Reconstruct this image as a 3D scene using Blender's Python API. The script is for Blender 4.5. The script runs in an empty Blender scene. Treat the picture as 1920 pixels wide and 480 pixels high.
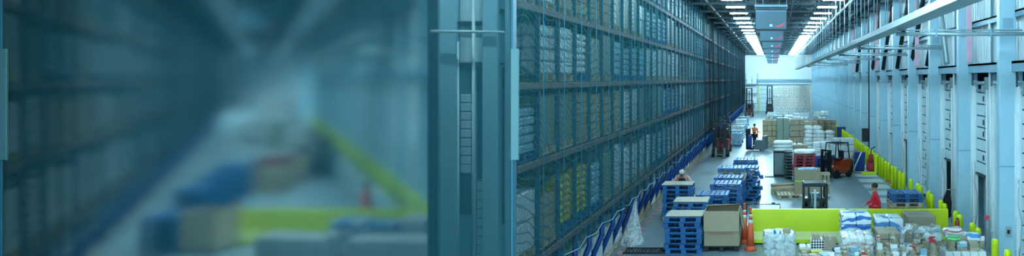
import bpy, math, random
from mathutils import Vector, Matrix
R = random.Random(7)
PI = math.pi
C = bpy.context.scene.collection
SC = bpy.context.scene
F, VX, VY, H = 1600.0, 1450.0, 148.0, 4.8
RL = math.atan(.6)
COS = math.cos(RL)

def gx(px, Y): return (px - VX) / F * Y
def gz(py, Y): return H - (py - VY) / F * Y
def yd(py): return H * F / (py - VY)
def hp(side, X, Y, z=0.0):
    return (X - (.6 * Y if side else 0), Y, z)
def hr(side): return RL if side else 0.0

# ------------------------------------------------------------------ materials
def lin(h):
    h = h.lstrip('#')
    o = []
    for i in (0, 2, 4):
        v = int(h[i:i+2], 16) / 255
        o.append(v / 12.92 if v <= .04045 else ((v + .055) / 1.055) ** 2.4)
    return (*o, 1)

def new_mat(name):
    m = bpy.data.materials.new(name); m.use_nodes = True
    nt = m.node_tree
    for n in list(nt.nodes): nt.nodes.remove(n)
    out = nt.nodes.new('ShaderNodeOutputMaterial')
    return m, nt, out

def N(nt, t, **kw):
    n = nt.nodes.new(t)
    for k, v in kw.items(): setattr(n, k, v)
    return n

def mat(name, col, rough=.6, metal=0.0, var=.12, scale=3.0, bump=0.0, bscale=20.0, rand=0.0, col2=None, stretch=None, detail=4):
    m, nt, out = new_mat(name)
    L = nt.links.new
    b = N(nt, 'ShaderNodeBsdfPrincipled')
    b.inputs['Roughness'].default_value = rough
    b.inputs['Metallic'].default_value = metal
    tc = N(nt, 'ShaderNodeTexCoord')
    src = tc.outputs['Object']
    if stretch:
        mp = N(nt, 'ShaderNodeMapping'); mp.inputs['Scale'].default_value = stretch
        L(src, mp.inputs['Vector']); src = mp.outputs['Vector']
    no = N(nt, 'ShaderNodeTexNoise'); no.inputs['Scale'].default_value = scale; no.inputs['Detail'].default_value = detail
    L(src, no.inputs['Vector'])
    c = lin(col)
    mix = N(nt, 'ShaderNodeMix', data_type='RGBA')
    if col2:
        a, d = c, lin(col2)
        ra = N(nt, 'ShaderNodeMapRange'); ra.inputs[1].default_value = .4; ra.inputs[2].default_value = .6
        L(no.outputs['Fac'], ra.inputs[0]); L(ra.outputs[0], mix.inputs[0])
    else:
        a = (*[v * (1 - var * 1.6) for v in c[:3]], 1); d = (*[min(1, v * (1 + var)) for v in c[:3]], 1)
        L(no.outputs['Fac'], mix.inputs[0])
    mix.inputs[6].default_value = a; mix.inputs[7].default_value = d
    col_out = mix.outputs[2]
    if rand:
        oi = N(nt, 'ShaderNodeObjectInfo')
        mr = N(nt, 'ShaderNodeMapRange'); mr.inputs[3].default_value = 1 - rand; mr.inputs[4].default_value = 1 + rand * .4
        L(oi.outputs['Random'], mr.inputs[0])
        hs = N(nt, 'ShaderNodeHueSaturation'); L(mr.outputs[0], hs.inputs['Value']); L(col_out, hs.inputs['Color'])
        col_out = hs.outputs['Color']
    L(col_out, b.inputs['Base Color'])
    if bump:
        n2 = N(nt, 'ShaderNodeTexNoise'); n2.inputs['Scale'].default_value = bscale; n2.inputs['Detail'].default_value = 3
        L(src, n2.inputs['Vector'])
        bp = N(nt, 'ShaderNodeBump'); bp.inputs['Strength'].default_value = bump; bp.inputs['Distance'].default_value = .05
        L(n2.outputs['Fac'], bp.inputs['Height']); L(bp.outputs['Normal'], b.inputs['Normal'])
    L(b.outputs[0], out.inputs[0])
    return m

def emis(name, col, strength):
    m, nt, out = new_mat(name)
    e = N(nt, 'ShaderNodeEmission'); e.inputs[0].default_value = lin(col); e.inputs[1].default_value = strength
    nt.links.new(e.outputs[0], out.inputs[0]); return m

def film(name, col, alpha, rough=.15):
    m, nt, out = new_mat(name); L = nt.links.new
    b = N(nt, 'ShaderNodeBsdfPrincipled'); b.inputs['Base Color'].default_value = lin(col); b.inputs['Roughness'].default_value = rough
    t = N(nt, 'ShaderNodeBsdfTransparent'); mx = N(nt, 'ShaderNodeMixShader')
    tc = N(nt, 'ShaderNodeTexCoord'); no = N(nt, 'ShaderNodeTexNoise'); no.inputs['Scale'].default_value = 5; no.inputs['Detail'].default_value = 5; no.inputs['Distortion'].default_value = 1.5
    L(tc.outputs['Object'], no.inputs['Vector'])
    mr = N(nt, 'ShaderNodeMapRange'); mr.inputs[1].default_value = .35; mr.inputs[2].default_value = .65; mr.inputs[3].default_value = max(0, alpha - .25); mr.inputs[4].default_value = min(1, alpha + .25)
    L(no.outputs['Fac'], mr.inputs[0]); L(mr.outputs[0], mx.inputs[0])
    bp = N(nt, 'ShaderNodeBump'); bp.inputs['Strength'].default_value = .9; bp.inputs['Distance'].default_value = .06
    L(no.outputs['Fac'], bp.inputs['Height']); L(bp.outputs['Normal'], b.inputs['Normal'])
    L(t.outputs[0], mx.inputs[1]); L(b.outputs[0], mx.inputs[2]); L(mx.outputs[0], out.inputs[0])
    return m

def netmat(name, col, base, line, cell=.11, dens=.16):
    """sagging net: thin cords in two diagonal directions over a fine weave"""
    m, nt, out = new_mat(name); L = nt.links.new
    tc = N(nt, 'ShaderNodeTexCoord')
    no = N(nt, 'ShaderNodeTexNoise'); no.inputs['Scale'].default_value = .45; no.inputs['Detail'].default_value = 1.5
    L(tc.outputs['Object'], no.inputs['Vector'])
    sx = N(nt, 'ShaderNodeSeparateXYZ'); L(tc.outputs['Object'], sx.inputs[0])
    def mth(op, a, b=None):
        n = N(nt, 'ShaderNodeMath', operation=op)
        for i, v in enumerate((a, b)):
            if v is None: continue
            if isinstance(v, (int, float)): n.inputs[i].default_value = v
            else: L(v, n.inputs[i])
        return n.outputs[0]
    w = mth('MULTIPLY', no.outputs['Fac'], 1.7)
    masks = []
    for a, b in ((.22, 1.0), (1.0, -.55)):
        s = mth('ADD', mth('MULTIPLY', sx.outputs[1], a), mth('MULTIPLY', sx.outputs[2], b))
        s = mth('ADD', s, w)
        s = mth('FRACT', mth('DIVIDE', s, cell if a < .5 else cell * 1.3))
        masks.append(mth('LESS_THAN', s, dens if a < .5 else dens * .6))
    mk = mth('MAXIMUM', masks[0], masks[1])
    fac = mth('ADD', mth('MULTIPLY', mk, line - base), base)  # base opacity imitates haze hanging over the racking
    d = N(nt, 'ShaderNodeBsdfDiffuse'); d.inputs[0].default_value = lin(col)
    tl = N(nt, 'ShaderNodeBsdfTranslucent'); tl.inputs[0].default_value = lin(col)
    ml = N(nt, 'ShaderNodeMixShader'); ml.inputs[0].default_value = .3; L(d.outputs[0], ml.inputs[1]); L(tl.outputs[0], ml.inputs[2])
    t = N(nt, 'ShaderNodeBsdfTransparent')
    mx = N(nt, 'ShaderNodeMixShader'); L(fac, mx.inputs[0]); L(t.outputs[0], mx.inputs[1]); L(ml.outputs[0], mx.inputs[2])
    L(mx.outputs[0], out.inputs[0]); return m

def frosted(name, haze, tint, veil):
    """teal frosted glass; the frosting thins out towards the pane's right edge"""
    m, nt, out = new_mat(name); L = nt.links.new
    tc = N(nt, 'ShaderNodeTexCoord'); sx = N(nt, 'ShaderNodeSeparateXYZ'); L(tc.outputs['Object'], sx.inputs[0])
    mr = N(nt, 'ShaderNodeMapRange'); mr.inputs[1].default_value = -1.3; mr.inputs[2].default_value = -.35
    mr.inputs[3].default_value = haze; mr.inputs[4].default_value = .03
    L(sx.outputs[0], mr.inputs[0])
    g = N(nt, 'ShaderNodeBsdfRefraction', distribution='BECKMANN'); g.inputs['IOR'].default_value = 1.45
    g.inputs['Color'].default_value = lin(tint); L(mr.outputs[0], g.inputs['Roughness'])
    if veil > 0:
        d = N(nt, 'ShaderNodeBsdfDiffuse'); d.inputs[0].default_value = lin('#346f7c')
        mx = N(nt, 'ShaderNodeMixShader'); mx.inputs[0].default_value = veil
        L(g.outputs[0], mx.inputs[1]); L(d.outputs[0], mx.inputs[2]); L(mx.outputs[0], out.inputs[0])
    else:
        L(g.outputs[0], out.inputs[0])
    return m

def printed(name, base, ink, scale=3.2, thr=.5, ink2=None):
    """glossy film printed with loops of ink"""
    m, nt, out = new_mat(name); L = nt.links.new
    b = N(nt, 'ShaderNodeBsdfPrincipled'); b.inputs['Roughness'].default_value = .3
    tc = N(nt, 'ShaderNodeTexCoord')
    w = N(nt, 'ShaderNodeTexWave', wave_type='RINGS'); w.inputs['Scale'].default_value = scale; w.inputs['Distortion'].default_value = 9; w.inputs['Detail'].default_value = 2; w.inputs['Detail Scale'].default_value = 1.1
    L(tc.outputs['Object'], w.inputs['Vector'])
    mr = N(nt, 'ShaderNodeMapRange'); mr.inputs[1].default_value = thr; mr.inputs[2].default_value = thr + .18
    L(w.outputs['Fac'], mr.inputs[0])
    mix = N(nt, 'ShaderNodeMix', data_type='RGBA'); L(mr.outputs[0], mix.inputs[0]); mix.inputs[6].default_value = lin(base); mix.inputs[7].default_value = lin(ink)
    L(mix.outputs[2], b.inputs['Base Color'])
    no = N(nt, 'ShaderNodeTexNoise'); no.inputs['Scale'].default_value = 9; L(tc.outputs['Object'], no.inputs['Vector'])
    bp = N(nt, 'ShaderNodeBump'); bp.inputs['Strength'].default_value = .6; bp.inputs['Distance'].default_value = .05
    L(no.outputs['Fac'], bp.inputs['Height']); L(bp.outputs['Normal'], b.inputs['Normal'])
    L(b.outputs[0], out.inputs[0]); return m

def dotted(name):
    m, nt, out = new_mat(name); L = nt.links.new
    b = N(nt, 'ShaderNodeBsdfPrincipled'); b.inputs['Roughness'].default_value = .5
    tc = N(nt, 'ShaderNodeTexCoord')
    v = N(nt, 'ShaderNodeTexVoronoi'); v.inputs['Scale'].default_value = 15; v.inputs['Randomness'].default_value = 0
    L(tc.outputs['Object'], v.inputs['Vector'])
    lt = N(nt, 'ShaderNodeMath', operation='LESS_THAN'); lt.inputs[1].default_value = .42; L(v.outputs['Distance'], lt.inputs[0])
    mix = N(nt, 'ShaderNodeMix', data_type='RGBA'); L(lt.outputs[0], mix.inputs[0]); mix.inputs[6].default_value = lin('#f2f4f2'); mix.inputs[7].default_value = lin('#20242a')
    L(mix.outputs[2], b.inputs['Base Color']); L(b.outputs[0], out.inputs[0]); return m

def floormat():
    m, nt, out = new_mat('polished concrete'); L = nt.links.new
    b = N(nt, 'ShaderNodeBsdfPrincipled')
    tc = N(nt, 'ShaderNodeTexCoord')
    mp = N(nt, 'ShaderNodeMapping'); mp.inputs['Scale'].default_value = (1, .3, 1); L(tc.outputs['Object'], mp.inputs[0])
    n1 = N(nt, 'ShaderNodeTexNoise'); n1.inputs['Scale'].default_value = .55; n1.inputs['Detail'].default_value = 8; n1.inputs['Roughness'].default_value = .65; L(mp.outputs[0], n1.inputs['Vector'])
    n2 = N(nt, 'ShaderNodeTexNoise'); n2.inputs['Scale'].default_value = 7; n2.inputs['Detail'].default_value = 5; n2.inputs['Distortion'].default_value = 2; L(tc.outputs['Object'], n2.inputs['Vector'])
    ad = N(nt, 'ShaderNodeMath', operation='MULTIPLY_ADD'); ad.inputs[1].default_value = .35; L(n2.outputs['Fac'], ad.inputs[0]); L(n1.outputs['Fac'], ad.inputs[2])
    cr = N(nt, 'ShaderNodeValToRGB'); cr.color_ramp.elements[0].position = .48; cr.color_ramp.elements[0].color = lin('#51686f'); cr.color_ramp.elements[1].position = .85; cr.color_ramp.elements[1].color = lin('#869ba1')
    L(ad.outputs[0], cr.inputs[0]); L(cr.outputs[0], b.inputs['Base Color'])
    mr = N(nt, 'ShaderNodeMapRange'); mr.inputs[3].default_value = .3; mr.inputs[4].default_value = .5; L(n1.outputs['Fac'], mr.inputs[0]); L(mr.outputs[0], b.inputs['Roughness'])
    L(b.outputs[0], out.inputs[0]); return m

M = dict(
    floor=floormat(),
    paint=mat('pale blue painted steel', '#a5cbdb', .45, 0, .1, 1.5),
    paint2=mat('blue grey painted steel', '#84a9bc', .5, 0, .14, 2),
    siding=mat('white corrugated cladding', '#dfeaee', .5, 0, .06, 2, stretch=(1, 9, .3)),
    dock=mat('white dock door panel', '#d2e5ec', .45, 0, .1, 2.5),
    seam=mat('dark panel joint', '#22404e', .7),
    dark=mat('dark recess', '#1c3440', .8, 0, .3, 1.5),  # shade of door openings and recesses put into the colour
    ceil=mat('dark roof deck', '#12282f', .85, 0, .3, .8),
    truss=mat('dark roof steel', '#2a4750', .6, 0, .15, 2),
    galv=mat('galvanised steel', '#a9bfc6', .35, .4, .15, 4),
    white=mat('white wall', '#eef5f6', .7, 0, .04, .5),
    yellow=mat('yellow paint', '#d7e600', .42, 0, .06, 2.5),
    ypale=mat('scuffed pale yellow paint', '#dbe38a', .5, 0, .1, 5),  # barrier foot painted paler for the light its slope catches
    lblue=mat('blue rack leg', '#16509c', .45, 0, .1, 3),
    rteal=mat('teal blue rack upright', '#2a6d84', .5, 0, .12, 3),
    beam=mat('brown rack beam', '#8a6a60', .6, 0, .25, 4),
    deck=mat('dim rack deck', '#3d4c4c', .8, 0, .2, 3),
    bplast=mat('blue pallet paint', '#1d6cac', .5, 0, .16, 5, rand=.25),
    bdk=mat('dark blue pallet block', '#175a9e', .6, 0, .2, 5),
    wood=mat('pale pallet wood', '#c9b99a', .75, 0, .18, 6, rand=.2, stretch=(1, 6, 1)),
    ply=mat('grey plywood sheet', '#c4b7a4', .7, 0, .1, 4),
    redp=mat('red pallet paint', '#9c2a3c', .55, 0, .2, 5, rand=.25),
    card=mat('brown cardboard', '#b9a88c', .8, 0, .08, 5, rand=.22),
    palecard=mat('pale wrapped cardboard', '#dedbd0', .6, 0, .14, 4, rand=.1),
    card2=mat('grey brown cardboard', '#a89c88', .8, 0, .1, 5, rand=.2),
    cardin=mat('shaded inner cardboard', '#8c7a60', .85),
    wrap=mat('white shrink wrap', '#e2eaeb', .28, 0, .14, 4, bump=.7, bscale=14, rand=.2),
    wrapb=mat('pale blue wrapped bottles', '#9cc6dc', .3, 0, .2, 5, bump=.7, bscale=16, rand=.2),
    wrapg=mat('grey green wrapped cartons', '#94a595', .4, 0, .14, 4, bump=.4, bscale=12, rand=.22),
    ybag=mat('yellow sacks', '#c6b93a', .5, 0, .12, 6, bump=.5),
    bag=mat('white sacks', '#eef3f3', .5, 0, .1, 6, bump=.6, bscale=9),
    film=film('clear plastic film', '#f2fafb', .45),
    film2=film('thin clear plastic film', '#e8f6f8', .28),
    tprint=printed('white film printed blue', '#eef4f8', '#2f74c8', 1.5, .5),
    tprint2=printed('white film printed pale blue', '#eef6fa', '#5b9bd6', 1.2, .55),
    rprint=printed('white film printed red', '#f4f2ef', '#c43a3a', 1.6, .8),
    gprint=printed('green bag', '#4cc05a', '#e8f4e4', 3.0, .8),
    dots=dotted('white paper with black dots'),
    orange=mat('orange plastic', '#e8603c', .5, 0, .08, 5),
    black=mat('black rubber', '#14191c', .6, 0, .2, 5),
    dsteel=mat('dark machine steel', '#1b262d', .45, .3, .15, 4),
    red=mat('red machine paint', '#b02c30', .4, 0, .12, 4),
    mgrey=mat('machine grey', '#6f8186', .4, .2, .15, 3),
    ored=mat('orange machine paint', '#a8401f', .45, 0, .12, 4),
    dblue=mat('dark blue plastic', '#173f86', .5, 0, .1, 4),
    hiviz=mat('orange hi-vis cloth', '#ff7c26', .8, 0, .08, 6),
    pink=mat('pale pink cloth', '#d9a9ab', .85, 0, .1, 6),
    pinkp=mat('faded pink paint', '#e3b4c4', .6, 0, .1, 3),
    redc=mat('red cloth', '#e0203c', .85, 0, .1, 6),
    denim=mat('dark blue cloth', '#223048', .85, 0, .12, 6),
    blackc=mat('black cloth', '#12181c', .9, 0, .2, 8),
    skin=mat('skin', '#b98468', .55, 0, .05, 8),
    hairw=mat('white hair net', '#e8e9e8', .8, 0, .1, 12),
    hairb=mat('dark hair', '#1f1815', .6, 0, .2, 20),
    fanb=mat('slate blue sheet metal', '#345a6c', .45, .1, .08, 1.5),
    fand=mat('dark fan grille', '#254552', .6),
    logor=mat('red sticker', '#e8405a', .5),
    logow=mat('pale blue sticker', '#bfe6ee', .5),
    reflect=mat('white reflective band', '#eef3f4', .35),
    text=mat('red printed ink', '#c0304a', .7),
    netn=netmat('teal safety netting', '#356870', .46, .78, .13, .2),
    netm=netmat('slate safety netting', '#38565e', .3, .7, .12, .22),
    netf=netmat('charcoal safety netting', '#2d3d43', .38, .74, .12, .26),
    cord=mat('teal net cord', '#2d7f96', .6),
    tube=emis('lamp tube', '#b8e8f9', 235),
    tube2=emis('bright lamp tube', '#c0eafa', 1300),
    glassf=frosted('frosted teal glass', .108, '#cfd6d4', .30),
    glassb=frosted('frosted teal glass back', .108, '#dcdedb', 0),
    plate=mat('pale dock plate', '#c8d6d8', .5, 0, .08, 2),
    cover=mat('pale teal cover strip', '#5d878d', .5, 0, .05, 2),
    rdot=mat('faded red floor paint', '#a8494c', .7),
)

# ------------------------------------------------------------------ mesh building
class MB:
    def __init__(s): s.v = []; s.f = []; s.mi = []; s.m = 0; s.smooth = set()
    def add(s, vs, fs, sm=False):
        b = len(s.v); s.v += [tuple(v) for v in vs]
        for f in fs:
            if sm: s.smooth.add(len(s.f))
            s.f.append([b + i for i in f]); s.mi.append(s.m)
        return s
    def box(s, x0, x1, y0, y1, z0, z1, rot=None, c=0.0):
        vs = [Vector((x, y, z)) for x in (x0, x1) for y in (y0, y1) for z in (z0, z1)]
        fs = [(0, 1, 3, 2), (4, 6, 7, 5), (0, 4, 5, 1), (2, 3, 7, 6), (0, 2, 6, 4), (1, 5, 7, 3)]
        if c > 0:
            cx, cy, cz = (x0+x1)/2, (y0+y1)/2, (z0+z1)/2
            hx, hy, hz = abs(x1-x0)/2, abs(y1-y0)/2, abs(z1-z0)/2
            vs = []
            for sx in (-1, 1):
                for sy in (-1, 1):
                    for sz in (-1, 1):
                        vs += [Vector((cx+sx*hx, cy+sy*(hy-c), cz+sz*(hz-c))), Vector((cx+sx*(hx-c), cy+sy*hy, cz+sz*(hz-c))), Vector((cx+sx*(hx-c), cy+sy*(hy-c), cz+sz*hz))]
            def I(sx, sy, sz, k): return ((sx > 0)*4 + (sy > 0)*2 + (sz > 0))*3 + k
            fs = []
            for sg in (-1, 1):
                fs.append([I(sg, a, b, 0) for a, b in ((-1, -1), (1, -1), (1, 1), (-1, 1))][::sg])
                fs.append([I(a, sg, b, 1) for a, b in ((-1, -1), (-1, 1), (1, 1), (1, -1))][::sg])
                fs.append([I(a, b, sg, 2) for a, b in ((-1, -1), (1, -1), (1, 1), (-1, 1))][::sg])
            for a in (-1, 1):
                for b in (-1, 1):
                    fs.append([I(a, b, -1, 0), I(a, b, 1, 0), I(a, b, 1, 1), I(a, b, -1, 1)][::a*b])
                    fs.append([I(a, -1, b, 0), I(a, -1, b, 2), I(a, 1, b, 2), I(a, 1, b, 0)][::a*b])
                    fs.append([I(-1, a, b, 1), I(1, a, b, 1), I(1, a, b, 2), I(-1, a, b, 2)][::a*b])
                    for d in (-1, 1): fs.append([I(a, b, d, 0), I(a, b, d, 1), I(a, b, d, 2)][::a*b*d])
        if rot is not None: vs = [rot @ v for v in vs]
        return s.add(vs, fs)
    def cb(s, x, y, z, sx, sy, sz, rot=None, c=0.0):
        """box by centre of its base"""
        return s.box(x-sx/2, x+sx/2, y-sy/2, y+sy/2, z, z+sz, rot, c)
    def tube(s, pts, r, n=8, caps=True):
        pts = [Vector(p) for p in pts]; rs = r if isinstance(r, (list, tuple)) else [r]*len(pts)
        vs = []; k = len(pts)
        d0 = (pts[1]-pts[0]).normalized()
        up = Vector((0, 0, 1)) if abs(d0.z) < .9 else Vector((1, 0, 0))
        for i, p in enumerate(pts):
            a = pts[max(0, i-1)]; b = pts[min(k-1, i+1)]
            d = (b-a).normalized(); u = d.cross(up)
            if u.length < 1e-5: u = d.cross(Vector((0, 1, 0)))
            u.normalize(); w = d.cross(u)
            for j in range(n):
                t = 2*PI*j/n; vs.append(p + (u*math.cos(t) + w*math.sin(t))*rs[i])
        fs = [(i*n+j, (i+1)*n+j, (i+1)*n+(j+1) % n, i*n+(j+1) % n) for i in range(k-1) for j in range(n)]
        s.add(vs, fs, sm=True)
        if caps:
            b = len(s.v) - k*n
            s.f.append([b+j for j in range(n)]); s.mi.append(s.m)
            s.f.append([b+(k-1)*n+j for j in range(n)][::-1]); s.mi.append(s.m)
        return s
    def bar(s, p, q, w, h=None):
        """square bar between two points"""
        return s.tube([p, q], (w*.7071 if h is None else w*.7071), 4)
    def lathe(s, prof, x=0, y=0, z=0, n=14):
        vs = [(x+r*math.cos(2*PI*j/n), y+r*math.sin(2*PI*j/n), z+h) for r, h in prof for j in range(n)]
        fs = [(i*n+j, i*n+(j+1) % n, (i+1)*n+(j+1) % n, (i+1)*n+j) for i in range(len(prof)-1) for j in range(n)]
        s.add(vs, fs, sm=True)
        b = len(s.v)-len(prof)*n
        s.f.append([b+j for j in range(n)][::-1]); s.mi.append(s.m)
        s.f.append([b+(len(prof)-1)*n+j for j in range(n)]); s.mi.append(s.m)
        return s
    def prism(s, prof, x0, x1):
        """profile in (y,z) swept along x"""
        n = len(prof)
        vs = [(x0, a, b) for a, b in prof] + [(x1, a, b) for a, b in prof]
        return s.add(vs, [list(range(n)), list(range(2*n-1, n-1, -1))] + [(i, i+n, (i+1) % n+n, (i+1) % n) for i in range(n)])
    def ball(s, x, y, z, rx, ry=None, rz=None, n=12, m=8):
        ry = ry or rx; rz = rz or rx
        prof = [(math.sin(PI*i/m), -math.cos(PI*i/m)) for i in range(m+1)]
        vs = [(x+rx*max(p, .01)*math.cos(2*PI*j/n), y+ry*max(p, .01)*math.sin(2*PI*j/n), z+rz*h) for p, h in prof for j in range(n)]
        fs = [(i*n+j, i*n+(j+1) % n, (i+1)*n+(j+1) % n, (i+1)*n+j) for i in range(m) for j in range(n)]
        return s.add(vs, fs, sm=True)
    def lump(s, x0, x1, y0, y1, z0, z1, k=6, amp=.03, pw=4.0, seed=1):
        """soft rounded block (sack, wrapped load): super-ellipsoid with dents"""
        rr = random.Random(seed)
        cx, cy, cz = (x0+x1)/2, (y0+y1)/2, (z0+z1)/2; hx, hy, hz = (x1-x0)/2, (y1-y0)/2, (z1-z0)/2
        n, m = 4*k, 2*k
        ph = [rr.uniform(0, 6) for _ in range(4)]
        vs = []
        for i in range(m+1):
            a = -PI/2+PI*i/m
            for j in range(n):
                b = 2*PI*j/n
                d = Vector((math.cos(a)*math.cos(b), math.cos(a)*math.sin(b), math.sin(a)))
                q = (abs(d.x)**pw+abs(d.y)**pw+abs(d.z)**pw)**(-1/pw)
                w = 1 + amp*(math.sin(5*b+ph[0])*math.cos(3*a+ph[1])+.6*math.sin(9*b+ph[2]+4*a))
                vs.append((cx+d.x*q*hx*w, cy+d.y*q*hy*w, max(z0, cz+d.z*q*hz*(1+amp*.6*math.sin(4*b+ph[3])))))
        fs = [(i*n+j, i*n+(j+1) % n, (i+1)*n+(j+1) % n, (i+1)*n+j) for i in range(m) for j in range(n)]
        return s.add(vs, fs, sm=True)
    def mesh(s, name, mats):
        me = bpy.data.meshes.new(name); me.from_pydata(s.v, [], s.f)
        for m in (mats if isinstance(mats, (list, tuple)) else [mats]): me.materials.append(M[m] if isinstance(m, str) else m)
        for i, p in enumerate(me.polygons):
            p.material_index = s.mi[i]; p.use_smooth = i in s.smooth
        me.update(); return me

def link(name, me, parent=None, loc=None, rz=0.0):
    o = bpy.data.objects.new(name, me); C.objects.link(o)
    if parent is not None: o.parent = parent
    if loc is not None: o.location = loc
    if rz: o.rotation_euler.z = rz
    return o
def obj(name, mb, m, parent=None, loc=None, rz=0.0):
    return link(name, mb.mesh(name, m), parent, loc, rz)
def thing(name, label, cat, loc=(0, 0, 0), rz=0.0, group=None):
    o = bpy.data.objects.new(name, None); C.objects.link(o); o.empty_display_size = .1
    o.location = loc; o.rotation_euler.z = rz; o['label'] = label; o['category'] = cat
    if group: o['group'] = group
    return o
def tag(o, label, cat, group=None):
    o['label'] = label; o['category'] = cat
    if group: o['group'] = group
    return o
def struct(name, mb, m, loc=None, rz=0.0):
    o = obj(name, mb, m, None, loc, rz); o['kind'] = 'structure'; return o
def sroot(name, loc, rz=0.0):
    o = bpy.data.objects.new(name, None); C.objects.link(o); o.location = loc; o.rotation_euler.z = rz; o['kind'] = 'structure'; return o

ONES = ['', 'first', 'second', 'third', 'fourth', 'fifth', 'sixth', 'seventh', 'eighth', 'ninth', 'tenth', 'eleventh', 'twelfth', 'thirteenth', 'fourteenth', 'fifteenth', 'sixteenth', 'seventeenth', 'eighteenth', 'nineteenth']
TENS = ['', '', 'twenty', 'thirty', 'forty', 'fifty', 'sixty', 'seventy', 'eighty', 'ninety']
def ordw(n):
    if n < 20: return ONES[n]
    t, u = divmod(n, 10)
    if u: return TENS[t] + '-' + ONES[u]
    return TENS[t][:-1] + 'ieth'
def behind(side): return ' behind the frosted glass' if side else ''

exec_parts = []
# ================================================================== SETTING
FAR = 127.0
b = MB(); b.box(-110, 16, -12, 132, -.2, 0); struct('floor', b, 'floor')
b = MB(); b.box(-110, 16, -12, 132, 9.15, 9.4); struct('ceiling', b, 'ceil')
# end walls
b = MB(); b.box(-5.6, 8, FAR, FAR+.4, 0, 9.15); struct('wall_end', b, 'white')
b = MB(); b.box(-5.6, 8, FAR-.25, FAR, 4.35, 4.75); b.box(-5.6, 8, FAR-.3, FAR, 3.9, 4.05); struct('trim_1', b, 'paint2')
b = MB(); b.box(-84, -66, FAR, FAR+.4, 0, 9.15); struct('wall_far_hall_end', b, 'white')
# wall behind the right hall's racking and the outer walls
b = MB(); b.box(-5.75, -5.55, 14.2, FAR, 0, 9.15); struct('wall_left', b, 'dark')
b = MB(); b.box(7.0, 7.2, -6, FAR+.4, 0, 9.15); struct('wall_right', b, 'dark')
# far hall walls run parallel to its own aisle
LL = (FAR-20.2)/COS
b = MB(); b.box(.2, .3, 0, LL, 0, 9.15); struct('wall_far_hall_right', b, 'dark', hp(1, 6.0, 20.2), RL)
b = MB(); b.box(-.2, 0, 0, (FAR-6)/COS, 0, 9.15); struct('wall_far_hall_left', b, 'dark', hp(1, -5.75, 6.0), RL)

# roof trusses, purlins
def truss_mesh(w):
    b = MB()
    b.box(0, w, -.06, .06, 8.95, 9.1); b.box(0, w, -.05, .05, 8.35, 8.45)
    n = int(w/.6); st = w/n
    for i in range(n):
        z0, z1 = (8.42, 9.0) if i % 2 else (9.0, 8.42)
        b.bar((i*st, 0, z0), ((i+1)*st, 0, z1), .05)
    return b.mesh('roof_truss', 'truss')
tm = truss_mesh(11.2)
k = 0
for side in (0, 1):
    y = 22.0
    while y < 126:
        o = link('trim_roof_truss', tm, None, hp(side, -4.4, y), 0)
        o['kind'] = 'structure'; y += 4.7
for side in (0, 1):
    b = MB()
    for x in (-3.3, -1.0, .95, 3.6, 4.6): b.box(x*(COS if side else 1), x*(COS if side else 1)+.1, 0, 110*(1/COS if side else 1), 8.5, 8.62)
    struct('trim_purlins', b, 'truss', hp(side, 0, 17), hr(side))

# right walls: cladding above the doors, ledge, girts
def wall_upper(side, y0):
    s = COS if side else 1.0; L_ = (FAR-y0)/s
    b = MB()
    n = int(L_/.3)
    for i in range(n):            # corrugations
        y = i*.3
        b.add([(0, y, 5.2), (0, y+.18, 5.2), (.05, y+.22, 5.2), (.05, y+.3, 5.2), (0, y, 9.15), (0, y+.18, 9.15), (.05, y+.22, 9.15), (.05, y+.3, 9.15)],
              [(0, 1, 5, 4), (1, 2, 6, 5), (2, 3, 7, 6)])
        b.add([(.05, y+.3, 5.2), (0, y+.3, 5.2), (0, y+.3, 9.15), (.05, y+.3, 9.15)], [(0, 1, 2, 3)])
    b.box(.08, .16, 0, L_, 5.1, 9.15)
    struct('wall_cladding', b, 'siding', hp(side, 6.12*1.0, y0), hr(side))
    b = MB()
    b.box(-.22, .1, 0, L_, 5.18, 5.24); b.box(-.22, -.18, 0, L_, 4.98, 5.24); b.box(-.1, .1, 0, L_, 4.98, 5.02)
    for z in (6.45, 7.75): b.box(-.14, .02, 0, L_, z, z+.05); b.box(-.14, -.11, 0, L_, z-.12, z+.05)
    struct('trim_ledge', b, 'paint2', hp(side, 6.1, y0), hr(side))
wall_upper(0, 13.0); wall_upper(1, 19.6)

# steel columns
def column_mesh():
    b = MB()
    b.box(0, .42, -.02, .02, 0, 9.1)                     # web seen from the hall
    b.box(0, .03, -.16, .16, 0, 9.1); b.box(.39, .42, -.16, .16, 0, 9.1)
    b.box(-.05, .45, -.2, .2, 0, .04)
    b.box(.03, .39, -.14, .14, 4.95, 4.99); b.box(.03, .39, -.14, .14, 6.9, 6.94)
    b.box(.03, .39, -.14, .14, 2.6, 2.63)
    return b.mesh('steel_column', 'paint')
cm = column_mesh()
def column_mesh_boxed():
    b = MB()
    b.box(0, .42, -.14, .14, 0, 9.1, c=.02); b.box(-.05, .47, -.2, .2, 0, .04)
    b.m = 1; b.box(-.01, .43, -.15, -.14, 2.62, 2.66); b.box(.08, .34, -.155, -.14, 6.05, 6.3)
    return b.mesh('steel_column', ['paint', 'paint2'])
cmb = column_mesh_boxed()
PITCH = 4.69
cols_right = [21.2 + PITCH*i for i in range(-2, 23)]
for side in (0, 1):
    for y in cols_right:
        if y > 126 or (side and y < 23): continue
        o = link('trim_steel_column', cmb, None, hp(side, 5.58, y), hr(side)); o['kind'] = 'structure'
# intermediate thin posts above and between doors
pm = MB(); pm.box(0, .1, -.05, .05, 0, 9.1, c=.012); pm = pm.mesh('jamb_post', 'paint2')
tp = MB(); tp.tube([(0, 0, 0), (0, 0, 9.1)], .035, 8); tp = tp.mesh('wall_pipe', 'siding')

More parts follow.
